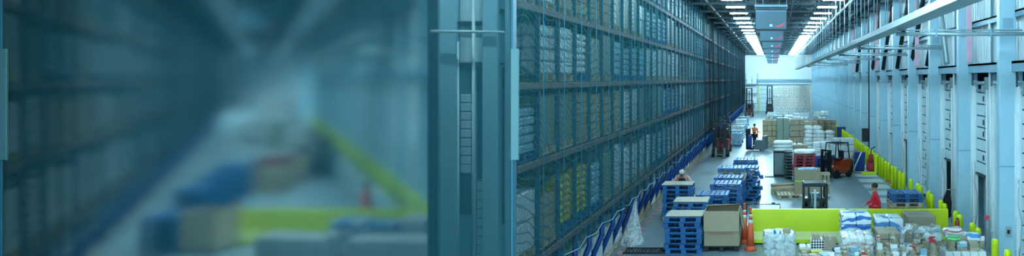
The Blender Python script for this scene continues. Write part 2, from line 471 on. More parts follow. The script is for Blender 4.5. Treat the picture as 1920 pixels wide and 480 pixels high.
def door_parts(w, low):
    """hinged overhead dock door: panel bottom at z=low"""
    d = {}
    b = MB(); n = int((4.4-low)/.33); h = (4.4-low)/n
    for i in range(n):
        b.box(.0, .05, .02, w-.02, low+i*h+.02, low+(i+1)*h-.02, c=.008)
    b.m = 1; b.box(.02, .045, .03, w-.03, low+.01, 4.39)
    for i in (1, 3, 4, 6):
        if i < n: b.box(-.012, .0, w*.42, w*.5, low+i*h+.09, low+i*h+.24)
    d['panel'] = b.mesh('door_panel', ['dock', 'seam'])
    b = MB(); b.box(-.06, .08, -.09, -.01, 0, 4.75, c=.01); b.box(-.1, -.06, -.07, -.03, 0, 4.6); b.tube([(-.12, -.05, 0), (-.12, -.05, 4.6)], .03, 6)
    for z in (.6, 1.4, 2.3, 3.1, 3.9): b.box(-.13, -.05, -.11, .02, z, z+.07)
    d['track'] = b.mesh('door_track', 'siding')
    b = MB(); b.box(-.16, .06, -.1, .12, 4.5, 4.85, c=.02); b.tube([(-.05, .0, 4.68), (-.05, w, 4.68)], .05, 8); b.box(-.2, -.05, .16, .3, 4.42, 4.62)
    b.tube([(-.14, .05, 4.5), (-.16, .06, 3.3)], .012, 5)
    d['motor'] = b.mesh('door_operator', 'galv')
    b = MB(); b.box(-.03, .02, .0, w, low-.05, low, c=.01)
    d['seal'] = b.mesh('door_bottom_seal', 'dsteel')
    return d
DP = {False: door_parts(1.75, 2.0), True: door_parts(1.75, .15)}
nd = 0
for side in (0, 1):
    rr = random.Random(3+side)
    for i, y in enumerate(cols_right[:-1]):
        if y > 121 or (side and y < 23): continue
        for j, off in enumerate((.45, 2.75)):
            nd += 1
            closed = (side == 0 and ((i == 2 and j == 0) or i == 1)) or rr.random() < .12
            r_ = sroot('door_%d' % nd, hp(side, 6.1, y+off), hr(side))
            d = DP[closed]
            link('door_panel', d['panel'], r_); link('door_track', d['track'], r_)
            link('door_track', d['track'], r_, (0, 1.85, 0))
            link('door_operator', d['motor'], r_)
            if not closed: link('door_bottom_seal', d['seal'], r_)
    # infill jambs between the doors, dock tunnels with shelves
    for i, y in enumerate(cols_right[:-1]):
        if y > 121 or (side and y < 23): continue
        b = MB(); b.box(.02, .12, .14, .34, 0, 5.0); b.box(.02, .12, 2.32, 2.66, 0, 5.0); b.box(.02, .12, 4.6, 4.69, 0, 5.0)
        b.box(.05, .1, .2, 4.6, 4.42, 4.5)
        b.box(.3, .9, 2.2, 2.26, 0, 4.4); b.box(.3, .9, 4.5, 4.55, 0, 4.4)
        for z in (2.35, 2.95): b.box(.2, .8, .36, 2.2, z, z+.05)
        struct('trim_door_surround', b, 'paint2', hp(side, 6.05, y), hr(side))
        if side == 0 or i % 2 == 0:
            o = link('trim_wall_pipe', tp, None, hp(side, 5.99, y+2.42), 0); o['kind'] = 'structure'
        o = link('trim_jamb_post', pm, None, hp(side, 6.0, y+2.58), hr(side)); o['kind'] = 'structure'
        if i > 0 and i % 3 == 2:
            pass
# pink strips and diagonal dark braces high on the wall
for i, y in enumerate((25.3, 34.5, 48.0, 62.0)):
    b = MB(); b.box(0, .16, -.03, .03, 5.3, 9.1); struct('trim_pink_strip', b, 'pinkp', (5.72, y, 0))
for i, y in enumerate((30.2, 33.9, 37.9, 43.0, 47.8, 57)):
    b = MB(); b.bar((0, 0, 5.3), (.25, -2.6, 9.1), .14); struct('trim_brace', b, 'dsteel', (5.72, y+1.5, 0))
b = MB(); b.bar((0, 0, 5.3), (.1, 2.6, 9.1), .14); struct('trim_brace', b, 'galv', (5.75, 28.3, 0))
# dark steel stanchion
b = MB(); b.box(0, .26, -.1, .1, 0, 9.1, c=.02); struct('trim_dark_stanchion', b, 'dsteel', (gx(1628, 50.5), 50.5, 0))
# floor plates in front of the dock doors
for side in (0, 1):
    b = MB()
    for i in range(9 if side == 0 else 6):
        y = 33.0+i*2.2
        b.box(4.05*(COS if side else 1), 5.15*(COS if side else 1), (y-33)/(COS if side else 1), (y-33+1.3)/(COS if side else 1), .002, .012)
    struct('trim_dock_plates', b, 'plate', hp(side, 0, 33), hr(side))

# red dashes painted on the floor along the racking
b = MB()
for i in range(40):
    y = 22.5+i*.75; b.add([(-4.2+.12*math.cos(t*PI/4), y+.16*math.sin(t*PI/4), .004) for t in range(8)], [list(range(8))])
struct('trim_floor_dashes', b, 'rdot')

# ================================================================== PARTITION (frosted glass, posts, end pier)
b = MB(); b.box(-9.6, 0, 0, .04, 0, 9.1)
o = obj('window_1', b, ['glassf', 'glassb'], None, (gx(960, 11.5), 11.5, 0)); o['kind'] = 'structure'
for p in o.data.polygons: p.material_index = 0 if p.normal.y < -.5 else 1
b = MB(); b.box(0, .03, -.04, .12, 0, 9.1, c=.006); b.m = 1
b.box(.003, .11, -.06, -.03, gz(300, 11.45), gz(91, 11.45), c=.006)
struct('trim_window_post', b, ['rteal', 'cover'], (gx(960, 11.5)+.002, 11.48, 0))
b = MB(); b.box(0, .03, -.04, -.005, 0, 9.1, c=.006); b.m = 1
b.box(.0, .11, -.06, -.02, gz(300, 11.45), gz(91, 11.45), c=.006)
struct('trim_window_mullion', b, ['rteal', 'cover'], (gx(0, 11.45), 11.48, 0))

# pier at the end of the racking, seen sharp through the clear edge of the glass (world y = 14)
PY = 13.75
def sx_(px): return gx(px, PY)
b = MB(); b.box(sx_(822), sx_(959), 0, .12, 0, 9.12); struct('wall_pier', b, 'paint2', (0, PY, 0))
b = MB()
b.box(sx_(912), sx_(941), -.2, 0, 0, 9.1, c=.02); b.box(sx_(829), sx_(862), -.12, 0, 0, 9.1, c=.02)
b.box(sx_(950), sx_(958), -.1, 0, 0, 9.1, c=.01)
struct('trim_pier_columns', b, 'paint', (0, PY, 0))
b = MB()
for x0, x1, p0, p1 in ((862, 912, 41, 47), (941, 950, 18, 26), (862, 912, 118, 125), (941, 950, 118, 122)): b.box(sx_(x0), sx_(x1), -.09, 0, gz(p1, PY), gz(p0, PY))
struct('trim_pier_ledges', b, 'dsteel', (0, PY, 0))
b = MB()
for x0, x1, p0, p1 in ((864, 911, 0, 40), (864, 911, 48, 117)): b.box(sx_(x0), sx_(x1), -.02, 0, gz(p1, PY), gz(p0, PY))
struct('trim_pier_cladding', b, 'siding', (0, PY, 0))
r_ = sroot('door_%d' % (nd+1), (0, PY, 0))
b = MB()
for i in range(9): b.box(sx_(866), sx_(886), -.05, 0, gz(176+16.5*(i+1), PY)+.01, gz(176+16.5*i, PY)-.01, c=.006)
obj('door_panel', b, 'dock', r_)
b = MB(); b.box(sx_(863), sx_(887), -.01, 0, gz(400, PY), gz(325, PY)); b.box(sx_(896), sx_(910), -.012, 0, gz(335, PY), gz(125, PY)); b.box(sx_(942), sx_(949), -.012, 0, gz(420, PY), gz(125, PY)); obj('door_opening', b, 'dark', r_)  # thin dark slabs painted as the shade inside openings and gaps
b = MB()
for i in range(9): b.box(sx_(897), sx_(912), -.05, -.012, gz(340+17*(i+1), PY)+.01, gz(340+17*i, PY)-.01, c=.006)
obj('door_panel', b, 'dock', r_)
b = MB(); b.tube([(sx_(892), -.08, 0), (sx_(892), -.08, 7)], .03, 8); b.tube([(sx_(863), -.08, 0), (sx_(863), -.08, 5.4)], .02, 8); b.tube([(sx_(820), -.24, gz(60, PY)), (sx_(955), -.24, gz(62, PY))], .022, 8); obj('door_track', b, 'siding', r_)

# ================================================================== ceiling lamps
lb = MB(); lb.box(-.5, .5, -.11, .11, .06, .13, c=.01); lb.box(-.5, -.47, -.1, .1, 0, .06); lb.box(.47, .5, -.1, .1, 0, .06); LH = lb.mesh('housing', 'galv')
lb = MB(); lb.tube([(-.43, 0, .03), (.43, 0, .03)], .035, 6); LT = lb.mesh('tube', 'tube'); LT2 = lb.mesh('tube', 'tube2')
lb = MB(); lb.box(-.5, .5, -.13, .13, .1, .15, c=.01)
for q_ in (-1, 1): lb.box(-.5, .5, q_*.13-.01, q_*.13+.01, -.12, .12); lb.box(q_*.49-.01, q_*.49+.01, -.13, .13, -.12, .12)
LHD = lb.mesh('deep_housing', 'galv')  # deep sides added to hide the bright far hall tubes from view
lb = MB(); lb.tube([(-.4, 0, .13), (-.4, 0, .7), (.4, 0, .7), (.4, 0, .13)], .01, 4); LW = lb.mesh('hanger', 'galv')
for side in (0, 1):
    for row, X in ((0, -1.85), (1, 2.65)):
        i = 0; y = -6.0 if side == 0 else 22.0
        while y < 124:
            i += 1
            t = thing('ceiling_lamp', '%s tube ceiling lamp from the near end, row by the %s%s' % (ordw(i), 'racking' if row == 0 else 'dock wall', ', far hall' if side else ''), 'lamp', hp(side, X, y, 8.3), hr(side), 'ceiling lamps %s' % ('of the hall behind glass' if side else 'above the aisle'))
            link('housing', LHD if side else LH, t); link('tube', LT2 if side else LT, t); link('hanger', LW, t)
            y += (4.0 if y < 70 else 2.5) if side == 0 else (3.5 if y < 88 else 1.1)  # far hall: extra lamps added towards its end to brighten it

for i, (X, Y_) in enumerate(((-4.5, 12.75), (-5.9, 12.75), (-7.3, 12.75), (-8.9, 13.1))):  # unseen lamps added to brighten the pier behind the glass
    t = thing('ceiling_lamp', '%s ceiling lamp over the gap between frosted glass and pier' % ordw(i+1), 'lamp', (X, Y_, 8.3), 0, 'ceiling lamps over the gap behind the glass')
    link('housing', LH, t); link('tube', LT, t); link('hanger', LW, t)
# light rail and cable tray
b = MB(); b.tube([(3.0, 16, 7.8), (3.0, 120, 7.8)], .045, 8); r_ = thing('conduit_rail', 'long pale conduit pipe under the roof above the dock aisle', 'pipe')
obj('pipe', b, 'siding', r_)
b = MB()
for i in range(26): b.tube([(3.0, 18+i*4, 7.8), (3.0, 18+i*4, 9.15)], .01, 4)
obj('hanger_rods', b, 'galv', r_)['kind'] = 'stuff'
for side in (0, 1):
    r_ = thing('cable_tray', 'long suspended grey cable tray%s' % (' in the far hall behind frosted glass' if side else ' running the length of the dock aisle'), 'cable tray', hp(side, 2.95, 9 if side == 0 else 22), hr(side))
    b = MB(); LN = 100/(COS if side else 1)
    b.box(-.2, .2, 0, LN, 5.98, 6.0); b.box(-.2, -.18, 0, LN, 6.0, 6.12); b.box(.18, .2, 0, LN, 6.0, 6.12)
    obj('tray', b, 'galv', r_)
    b = MB()
    for j in range(3):
        pts = [(-.1+.09*j+.03*math.sin(i*1.3+j), i*LN/60, 6.06+.03*abs(math.sin(i*.9+j))) for i in range(61)]
        b.tube(pts, .04, 6)
    obj('cable_bundle', b, 'paint2', r_)
    b = MB()
    for i in range(int(LN/2.4)): b.tube([(-.19, i*2.4, 6.1), (-.19, i*2.4, 9.1)], .012, 4); b.tube([(.19, i*2.4, 6.1), (.19, i*2.4, 9.1)], .012, 4)
    obj('hanger_rods', b, 'galv', r_)['kind'] = 'stuff'
    for i, y in enumerate((20.5, 30.0, 38.5, 47.5, 57, 66, 75)):
        if side and y < 28: continue
        t = thing('cross_pipe', '%s horizontal grey pipe reaching from the cable tray to the dock wall%s' % (ordw(i+1), ', far hall' if side else ''), 'pipe', hp(side, 2.95, y, 5.78 if side else 5.88), hr(side), 'cross pipes%s' % (' of the far hall' if side else ''))
        b = MB(); w = 3.1*(COS if side else 1)
        b.tube([(0, 0, 0), (w, 0, 0)], .05, 10); b.tube([(0, 0, .09), (w*.98, 0, .09)], .02, 6); obj('pipe', b, 'galv', t)
        b = MB(); b.lathe([(.065, -.02), (.065, .02)], 0, 0, 0, 10)
        b = MB(); b.box(w*.3, w*.3+.05, -.06, .06, -.06, .12); b.box(w*.72, w*.72+.05, -.06, .06, -.06, .12); obj('clamp', b, 'paint2', t)

# hanging unit coolers
def cooler(i, side, Y, n):
    t = thing('fan_unit', '%s grey-blue box fan unit hanging from the ceiling%s' % (ordw(n), ', seen behind frosted glass' if side else ', counted from the near end'), 'fan', hp(side, -.1, Y, 0), hr(side), 'ceiling fan units%s' % (' of the far hall' if side else ''))
    b = MB(); b.box(-.68, .68, 0, 1.3, 6.95, 7.78, c=.02); b.box(-.68, .68, .06, 1.3, 7.78, 7.9); obj('casing', b, 'fanb', t)
    b = MB(); b.box(-.72, .72, -.06, 1.36, 7.92, 8.02, c=.015); b.box(-.66, .66, -.025, 0, 7.73, 7.76); obj('top_rail', b, 'paint2', t)
    b = MB()
    b.box(-.64, -.03, -.015, 0.05, 7.79, 7.9); b.box(.03, .64, -.015, .05, 7.79, 7.9); obj('grille', b, 'fand', t)
    b = MB(); b.box(-.06, .06, -.008, 0, 7.07, 7.17); obj('sticker', b, 'logow', t)
    b = MB(); pts = [(.18, 7.06), (.3, 7.075), (.42, 7.1), (.52, 7.15), (.58, 7.22), (.63, 7.3)]; th = [.02, .035, .045, .05, .04, .012]
    vs = [(x, -.012, z+h) for (x, z), h in zip(pts, th)] + [(x, -.012, z-h*.6) for (x, z), h in zip(pts, th)]
    b.add(vs, [(j+6, j+7, j+1, j) for j in range(5)]); obj('logo', b, 'logor', t)
    b = MB()
    for x in (-.66, -.35, .35, .66): b.tube([(x, .1, 8.0), (x*1.15, .1, 9.15)], .012, 4); b.tube([(x, 1.2, 8.0), (x*1.15, 1.2, 9.15)], .012, 4)
    obj('hanger_rods', b, 'galv', t)
for side in (0, 1):
    for n, Y in enumerate((37, 48.5, 60, 72, 86, 102, 118)): cooler(n, side, Y, n+1)

# ================================================================== pallets
def pallet_meshes(w, d, mtop, mblk, h=.145):
    b = MB()
    for i in range(7):
        x0 = -w/2+i*(w-.1)/6; b.box(x0, x0+.1, -d/2, d/2, h-.022, h, c=.004)
    top = b.mesh('top_deck', mtop)
    b = MB()
    for y in (-d/2+.05, 0, d/2-.05): b.box(-w/2, w/2, y-.05, y+.05, 0, .022)
    bot = b.mesh('bottom_deck', mtop)
    b = MB()
    for x in (-w/2+.07, 0, w/2-.07): b.box(x-.07, x+.07, -.06, .06, 0, h-.044, c=.005)
    b.box(-w/2, w/2, -.05, .05, h-.044, h-.022)
    blk = b.mesh('block_row', mblk)
    return top, bot, blk
PAL = {'blue': pallet_meshes(1.0, 1.15, 'bplast', 'bplast'), 'wood': pallet_meshes(1.0, 1.15, 'wood', 'wood'), 'red': pallet_meshes(1.0, 1.15, 'redp', 'redp'), 'dark': pallet_meshes(1.0, 1.15, 'mgrey', 'dsteel')}
def put_pallet_parts(t, kind):
    a, b_, c_ = PAL[kind]
    link('top_deck', a, t); link('bottom_deck', b_, t)
    for y in (-.525, 0, .525): link('block_row', c_, t, (0, y, .022))
def pallet_at(x, y, z, rz, kind, label, group):
    t = thing('pallet', label, 'pallet', (x, y, z), rz, group)
    put_pallet_parts(t, kind); return t
def stack(x, y, n, kinds, desc, rz=0.0, tw=.04, off=None, z0=0):
    """n pallets on top of one another"""
    rr = random.Random(int(x*97+y*31))
    for i in range(n):
        kd = kinds[i] if isinstance(kinds, (list, tuple)) else kinds
        nm = {'blue': 'blue', 'dark': 'dark grey', 'wood': 'bare wooden', 'red': 'red'}[kd]
        dx, dy = rr.uniform(-.03, .03), rr.uniform(-.03, .03)
        if off and i in off: dx += off[i]
        pos = 'topmost' if i == n-1 else ('lowest' if i == 0 else ordw(i+1)+' up')
        pallet_at(x+dx, y+dy, z0+i*.1465, rz+rr.uniform(-tw, tw), kd, '%s pallet, %s, stack %s' % (nm, pos, desc), 'pallets in the stack '+desc)
    return z0+n*.1465

def wood_sheet(x, y, z, label, m='ply', w=1.0, d=1.12, rz=0):
    b = MB(); b.box(-w/2, w/2, -d/2, d/2, 0, .02, c=.003); b.box(-w/2, w/2, -d/2, -d/2+.01, -.0, .02)
    o = obj('plywood_sheet', b, m, None, (x, y, z), rz); tag(o, label, 'sheet', 'plywood sheets on pallet stacks'); return o

# ================================================================== loads
PH = .145
def block(w, d, z0, z1, nx, ny, nz, m, seed=0, jit=.012, c=.012, name='cartons'):
    rr = random.Random(seed); b = MB()
    sx, sy, sz = w/nx, d/ny, (z1-z0)/nz
    for i in range(nx):
        for j in range(ny):
            for k_ in range(nz):
                if 0 < i < nx-1 and 0 < j < ny-1 and k_ < nz-1: continue
                ox, oy = rr.uniform(-jit, jit), rr.uniform(-jit, jit)
                b.box(-w/2+i*sx+.01+ox, -w/2+(i+1)*sx-.01+ox, -d/2+j*sy+.01+oy, -d/2+(j+1)*sy-.01+oy, z0+k_*sz+(.0 if k_ == 0 else .01), z0+(k_+1)*sz-.006, c=c)
    return b.mesh(name, m)
def sacks(w, d, z0, z1, nz, m, seed=0):
    b = MB(); sz = (z1-z0)/nz; rr = random.Random(seed)
    for k_ in range(nz):
        for i in range(2):
            for j in range(2):
                o = rr.uniform(-.03, .03)
                b.lump(-w/2+i*w/2+o, -w/2+(i+1)*w/2+o, -d/2+j*d/2, -d/2+(j+1)*d/2, z0+k_*sz, z0+(k_+1)*sz+.03, k=3, amp=.02, pw=3, seed=k_*7+i*3+j)
    return b.mesh('sacks', m)
def shell(w, d, z0, z1, m='film', seed=1):
    b = MB(); b.lump(-w/2-.03, w/2+.03, -d/2-.03, d/2+.03, z0, z1+.04, k=8, amp=.012, pw=12, seed=seed); return b.mesh('shrink_wrap', m)
LV = {}
def load_kinds():
    LV['brown'] = ('brown carton load on a pallet', [('cartons', block(1.15, 1.0, PH, 1.05, 3, 3, 4, 'card', 1))], 'wood')
    LV['brownlow'] = ('low brown carton load on a pallet', [('cartons', block(1.15, 1.0, PH, .8, 4, 3, 3, 'card2', 2))], 'wood')
    LV['white'] = ('white shrink-wrapped load', [('cartons', block(1.12, 1.0, PH, 1.1, 3, 3, 4, 'wrap', 3, c=.03))], 'wood')
    LV['water'] = ('pale blue wrapped bottle load', [('bottle_packs', block(1.15, 1.0, PH, 1.0, 4, 3, 5, 'wrapb', 4, c=.03))], 'blue')
    LV['green'] = ('grey-green wrapped carton load', [('cartons', block(1.15, 1.02, PH, 1.12, 2, 2, 1, 'wrapg', 5, c=.02))], 'wood')
    LV['pale'] = ('pale carton load', [('cartons', block(1.15, 1.0, PH, 1.05, 3, 3, 4, 'palecard', 1))], 'wood')
    LV['yellow'] = ('yellow sack load', [('sacks', sacks(1.15, 1.0, PH, 1.08, 7, 'ybag', 6))], 'blue')
    LV['sack'] = ('white sack load', [('sacks', sacks(1.15, 1.0, PH, 1.0, 6, 'bag', 7))], 'blue')
    LV['tall'] = ('plain grey-white wrapped load', [('cartons', block(1.15, 1.0, PH, 1.12, 4, 3, 2, 'wrap', 8, c=.02))], 'wood')
load_kinds()
PCOMB = {}
for kd, mm in (('blue', 'bplast'), ('wood', 'wood'), ('red', 'redp')):
    b = MB(); h = .145
    for i in range(5): b.box(-.57+i*.26, -.57+i*.26+.1, -.5, .5, h-.022, h)
    for y in (-.45, 0, .45):
        for x in (-.5, 0, .5): b.box(x-.07, x+.07, y-.05, y+.05, .02, h-.022)
        b.box(-.57, .57, y-.05, y+.05, 0, .02)
    PCOMB[kd] = b.mesh('pallet', mm)
def put_load(kind, loc, rz, label, group, sc=(1, 1, 1), wrap=None):
    nm, parts, pk = LV[kind]
    t = thing('pallet_load', label, 'pallet load', loc, rz, group)
    t.scale = sc
    link('pallet', PCOMB[pk], t)
    for n_, me in parts: link(n_, me, t)
    if wrap: link('shrink_wrap', wrap, t)
    return t

# ================================================================== racking with loads
LEV = [1.66, 3.38, 4.75, 6.1, 7.45]
BAY = 1.43
def frame_mesh(s):
    b = MB()
    b.box(-.08, 0, -.045, .045, 1.5, 8.95, c=.01); b.box(-1.2, -1.12, -.045, .045, 0, 8.95, c=.01)
    z = .3; k_ = 0
    while z < 8.5:
        a, c_ = (-.05, -1.15) if k_ % 2 else (-1.15, -.05)
        if z > 1.6: b.bar((a, 0, z), (c_, 0, z+.9), .04)
        z += .9; k_ += 1
    for z in (1.62, 4.6, 7.2): b.bar((-.05, 0, z), (-1.15, 0, z), .04)
    return b.mesh('upright_frame', 'rteal')
FM = frame_mesh(1)
b = MB(); b.tube([(-.04, 0, 1.62), (-.04, 0, .95), (-.42, 0, .04)], .062, 4); b.box(-.5, -.34, -.08, .08, 0, .03); b.bar((-.2, 0, .5), (-1.12, 0, .9), .05); LEG = b.mesh('slanted_leg', 'lblue')
def section(side, i, y0, nb):
    s = 1/(COS if side else 1)
    loc = hp(side, -4.2, y0)
    t = thing('rack_section', '%s section of tall pallet racking from the near end%s' % (ordw(i), ', far hall behind frosted glass' if side else ', blue slanted legs'), 'rack', loc, hr(side), 'racking sections%s' % (' of the far hall' if side else ''))
    for j in range(nb):
        link('upright_frame', FM, t, (0, j*BAY*s+.05, 0)); link('slanted_leg', LEG, t, (0, j*BAY*s+.09, 0))
    L_ = nb*BAY*s-.01
    for z in LEV:
        b = MB(); b.box(.0, .05, 0, L_, z-.13, z-.01, c=.008)
        obj('front_beam', b, 'beam', t)
        b = MB(); b.box(-1.2, -1.15, 0, L_, z-.13, z-.01); b.box(-1.12, -.08, 0, L_, z-.05, z-.01)
        for q in range(int(L_/.35)): b.box(-1.15, .03, q*.35, q*.35+.1, z-.01, z)
        obj('rear_beam_and_deck', b, 'deck', t)
Y0 = 13.9+.0
NB = 6
i = 0; y = 15.3-1.43
nsec = 13
for i in range(nsec): section(0, i+1, y+i*NB*BAY, NB)
for i in range(9): section(1, i+1, y+i*NB*BAY, NB)

rr = random.Random(11)
seq = ['white', 'green', 'brown', 'tall', 'water', 'brownlow', 'white', 'green', 'sack', 'tall']
LEVN = ['lowest', 'second', 'third', 'fourth', 'top']
def rack_loads(side, nbays):
    s = COS if side else 1
    for li, z in enumerate(LEV):
        bi = 0
        while bi < nbays:
            run = rr.choice((1, 2, 3, 4)); kd = rr.choice(seq)
            for q in range(run):
                if bi >= nbays: break
                kind = kd; h = rr.uniform(.9, 1.08)
                yb = y+(bi+.5)*BAY
                if side == 0:
                    if li == 0 and bi in (2, 3): kind = 'yellow'
                    elif li == 0 and bi == 4: kind = 'water'
                    elif li == 0 and bi == 0: kind = 'tall'; h = .95
                    elif li == 0 and bi == 1: kind = 'brown'; h = .8
                    elif li == 1 and bi == 0: kind = 'water'
                    elif li == 1 and bi in (1, 2): kind = 'green'
                    elif li == 2 and bi == 0: bi += 1; continue
                    elif li == 2 and bi in (1, 2): kind = 'white'
                if rr.random() < .05 and bi > 5: bi += 1; continue
                x = -4.2-.56
                nm = LV[kind][0].replace(' on a pallet', '')
                lab = '%s, %s rack level, %s bay from near end%s' % (nm, LEVN[li], ordw(bi+1), ' behind glass' if side else '')
                p = hp(side, -4.2, yb+.05, z+.004); p = (p[0]-.56*(COS if side else 1), p[1]-(.56*math.sin(RL) if side else 0), p[2])
                put_load(kind, p, (hr(side) if side else 0)+PI/2, lab, 'pallet loads stored on the %s rack level%s' % (LEVN[li], ' of the far hall' if side else ''), (1.12, 1.0, h if li > 0 else h*1.12))
                bi += 1
rack_loads(0, 33)
rack_loads(1, 10)
# farther loads nobody can tell apart behind the netting
for side, b0, b1 in ((0, 33, 76), (1, 10, 52)):
    b = MB(); s = 1/(COS if side else 1)
    for li, z in enumerate(LEV):
        for bi in range(b0, b1):
            h = rr.uniform(.8, 1.15); b.m = rr.choice((0, 0, 1, 2))
            b.box(-1.1, -.12, (bi-b0)*BAY*s+.2, (bi-b0)*BAY*s+1.34, z+.01, z+h, c=.03)
    o = obj('distant_rack_loads', b, ['wrap', 'card', 'wrapb'], None, hp(side, -4.2, y+b0*BAY), hr(side)); o['kind'] = 'stuff'
    tag(o, 'distant wrapped loads filling the far end of the racking%s' % (' behind frosted glass' if side else ''), 'pallet loads')

# loads standing on the floor under the racking
ug = ['brown', 'brownlow', 'brown', 'white', 'tall', 'brown']
for bi in range(3, 30):
    if bi in (9,): continue
    kind = rr.choice(ug); yb = y+(bi+.5)*BAY
    if bi in (4, 5, 6): kind = 'tall'
    put_load(kind, (-4.86, yb+.1, 0), PI/2, '%s on floor under the racking, %s bay from near end' % (LV[kind][0].replace(' on a pallet', ''), ordw(bi+1)), 'loads on the floor under the racking', (.92, .8, rr.uniform(.95, 1.15) if bi > 8 else .75))
for bi in range(4, 20, 2):
    yb = y+(bi+.5)*BAY
    p = hp(1, -4.2, yb+.05); p = (p[0]-.72*COS, p[1]-.72*math.sin(RL), 0)
    put_load('brown' if bi % 4 else 'white', p, RL+PI/2, 'carton load under the far hall racking, %s bay' % ordw(bi+1), 'loads under the far hall racking', (1.05, .8, 1))

# safety nets
def net(side, i, y0, L_, m, amp, x=-3.92, zb=1.45):
    s = 1/(COS if side else 1); L_ = L_*s+(.9 if i == 1 and side == 0 else 0)
    t = thing('hanging_safety_net', '%s hanging safety net from the near end%s' % (ordw(i), ' of the far hall' if side else ' in front of the racking'), 'net', hp(side, x, y0-(.9 if i == 1 and side == 0 else 0)), hr(side), 'safety nets%s' % (' of the far hall' if side else ''))
    n, mz = int(L_/.2), 12; vs = []
    rr2 = random.Random(i*5+side)
    ph = rr2.uniform(0, 6)
    for a in range(n+1):
        yy = L_*a/n
        for c_ in range(mz+1):
            z = zb+(9.0-zb)*c_/mz
            w = amp*(math.sin(yy*3.9+ph+.25*math.sin(z))*(.5+.5*math.sin(yy*.9+ph))+.4*math.sin(yy*1.7+z*.5))
            vs.append((w, yy, z-(.12*math.sin(PI*a/n*3)**2 if c_ == 0 else 0)))
    fs = [(a*(mz+1)+c_, (a+1)*(mz+1)+c_, (a+1)*(mz+1)+c_+1, a*(mz+1)+c_+1) for a in range(n) for c_ in range(mz)]
    b = MB(); b.add(vs, fs, sm=True); obj('mesh_sheet', b, m, t)
    b = MB()
    b.tube([(.02, L_*a/8, 9.0) for a in range(9)], .012, 5)
    obj('top_rope', b, 'cord', t); b = MB()
    b.tube([(.02+amp*math.sin(a), L_*a/16, zb-.06*math.sin(a*2.1)) for a in range(17)], .014, 5)
    obj('bottom_rope', b, 'cord', t)
    k_ = 6
    if i < 5:
        for a in range(k_):
            b = MB(); b.tube([(.03, (a+.98)*BAY*s*.999, zb), (.05, (a+.97)*BAY*s, (zb+9)/2), (.03, (a+.98)*BAY*s*.999, 9.0)], .009, 5)
            obj('vertical_cord', b, 'cord', t)
ny = y
for i in range(12):
    L_ = BAY*6
    m = 'netn' if i < 2 else ('netm' if i < 4 else 'netf')
    net(0, i+1, ny+i*L_+.02, L_-.04, m, .015 if i < 2 else (.05 if i < 4 else .1))
for i in range(12): net(1, i+1, ny+i*BAY*6+.02, BAY*6-.04, 'netf' if i > 1 else 'netm', .06)

# ================================================================== yellow barrier
def barrier(x0, x1, Y, label, side=0):
    t = thing('barrier', label, 'barrier', ((x0+x1)/2, Y, 0), 0, 'yellow barrier sections')
    w = (x1-x0)/2
    b = MB()
    b.prism([(-.10, .36), (-.07, .98), (-.05, 1.0), (.05, 1.0), (.07, .98), (.10, .36)][::-1], -w, w); obj('upper_wall', b, 'yellow', t)
    b = MB(); b.prism([(-.24, .15), (-.10, .36), (.10, .36), (.24, .15)][::-1], -w, w); obj('sloped_foot', b, 'ypale', t)
    b = MB(); b.prism([(-.25, .05), (-.24, .15), (.24, .15), (.25, .05)][::-1], -w+.02, w-.02); obj('base', b, 'yellow', t)
    b = MB(); b.box(-w+.05, w-.05, -.2, .2, 0, .05); obj('shadow_gap_skid', b, 'black', t)  # black box stands in for the shadow gap under the barrier
BY = 24.95
barrier(gx(1405, BY), gx(1584.5, BY), BY, 'long yellow barrier section behind the wrapped goods, beside the orange cones')
barrier(gx(1592, BY), gx(1777, BY), BY, 'yellow barrier section ending near the dock wall, behind the carton pile')
barrier(gx(445, BY), gx(615, BY), BY, 'yellow barrier section behind frosted glass, nearer the far hall racking')
barrier(gx(622, BY), gx(817, BY), BY, 'yellow barrier section behind frosted glass, nearer the far hall dock wall')
b = MB(); b.cb(0, 0, 0, .05, .05, 1.02, c=.006); b.m = 1; b.cb(0, 0, .9, .07, .07, .05); b.m = 0
o = obj('post', b, ['galv', 'red'], None, (gx(1588.2, BY), BY, 0)); tag(o, 'slim grey post with a red band between the two yellow barrier sections', 'post')
# black handrail left end
b = MB(); zt = 1.04; b.tube([(0, 0, 0), (0, 0, zt), (1.0, 0, zt), (1.0, 0, .9)], .018, 6); b.box(.2, .3, -.03, .03, zt, zt+.05); b.box(.75, .85, -.03, .03, zt, zt+.05)
o = obj('handrail', b, 'black', None, (gx(1400, 25.6), 25.6, 0)); tag(o, 'thin black handrail behind the end of the yellow barrier by the cones', 'rail')

# bollards
bb = MB(); bb.lathe([(.085, 0), (.085, .86), (.08, .91), (.06, .945), (.03, .962), (.005, .967)], n=14); BOL = bb.mesh('bollard', 'yellow')
xs = [1891, 1864, 1835, 1822, 1801, 1791, 1772, 1763, 1748, 1740, 1727, 1720, 1709]
ys = [8480/(x-1450) for x in xs]
q = 34.9
while q < 100: ys += [q, q+.75]; q += 2.18
for i, yy in enumerate(ys):
    X = 5.3+(.02 if i % 2 else -.02)
    o = link('bollard', BOL, None, (X, yy, 0)); tag(o, 'yellow steel bollard, %s from the near end of the dock row' % ordw(i+1), 'bollard', 'yellow bollards along the dock wall')
q = 26.0; i = 0
while q < 90:
    i += 1; o = link('bollard', BOL, None, hp(1, 5.25, q)); tag(o, 'yellow bollard behind frosted glass, %s along the far hall docks' % ordw(i), 'bollard', 'yellow bollards behind the frosted glass'); q += 1.1 if i % 2 else 1.4
o = link('bollard', BOL, None, (gx(873, 19.2), 13.4, 2.2))
bpy.data.objects.remove(o)

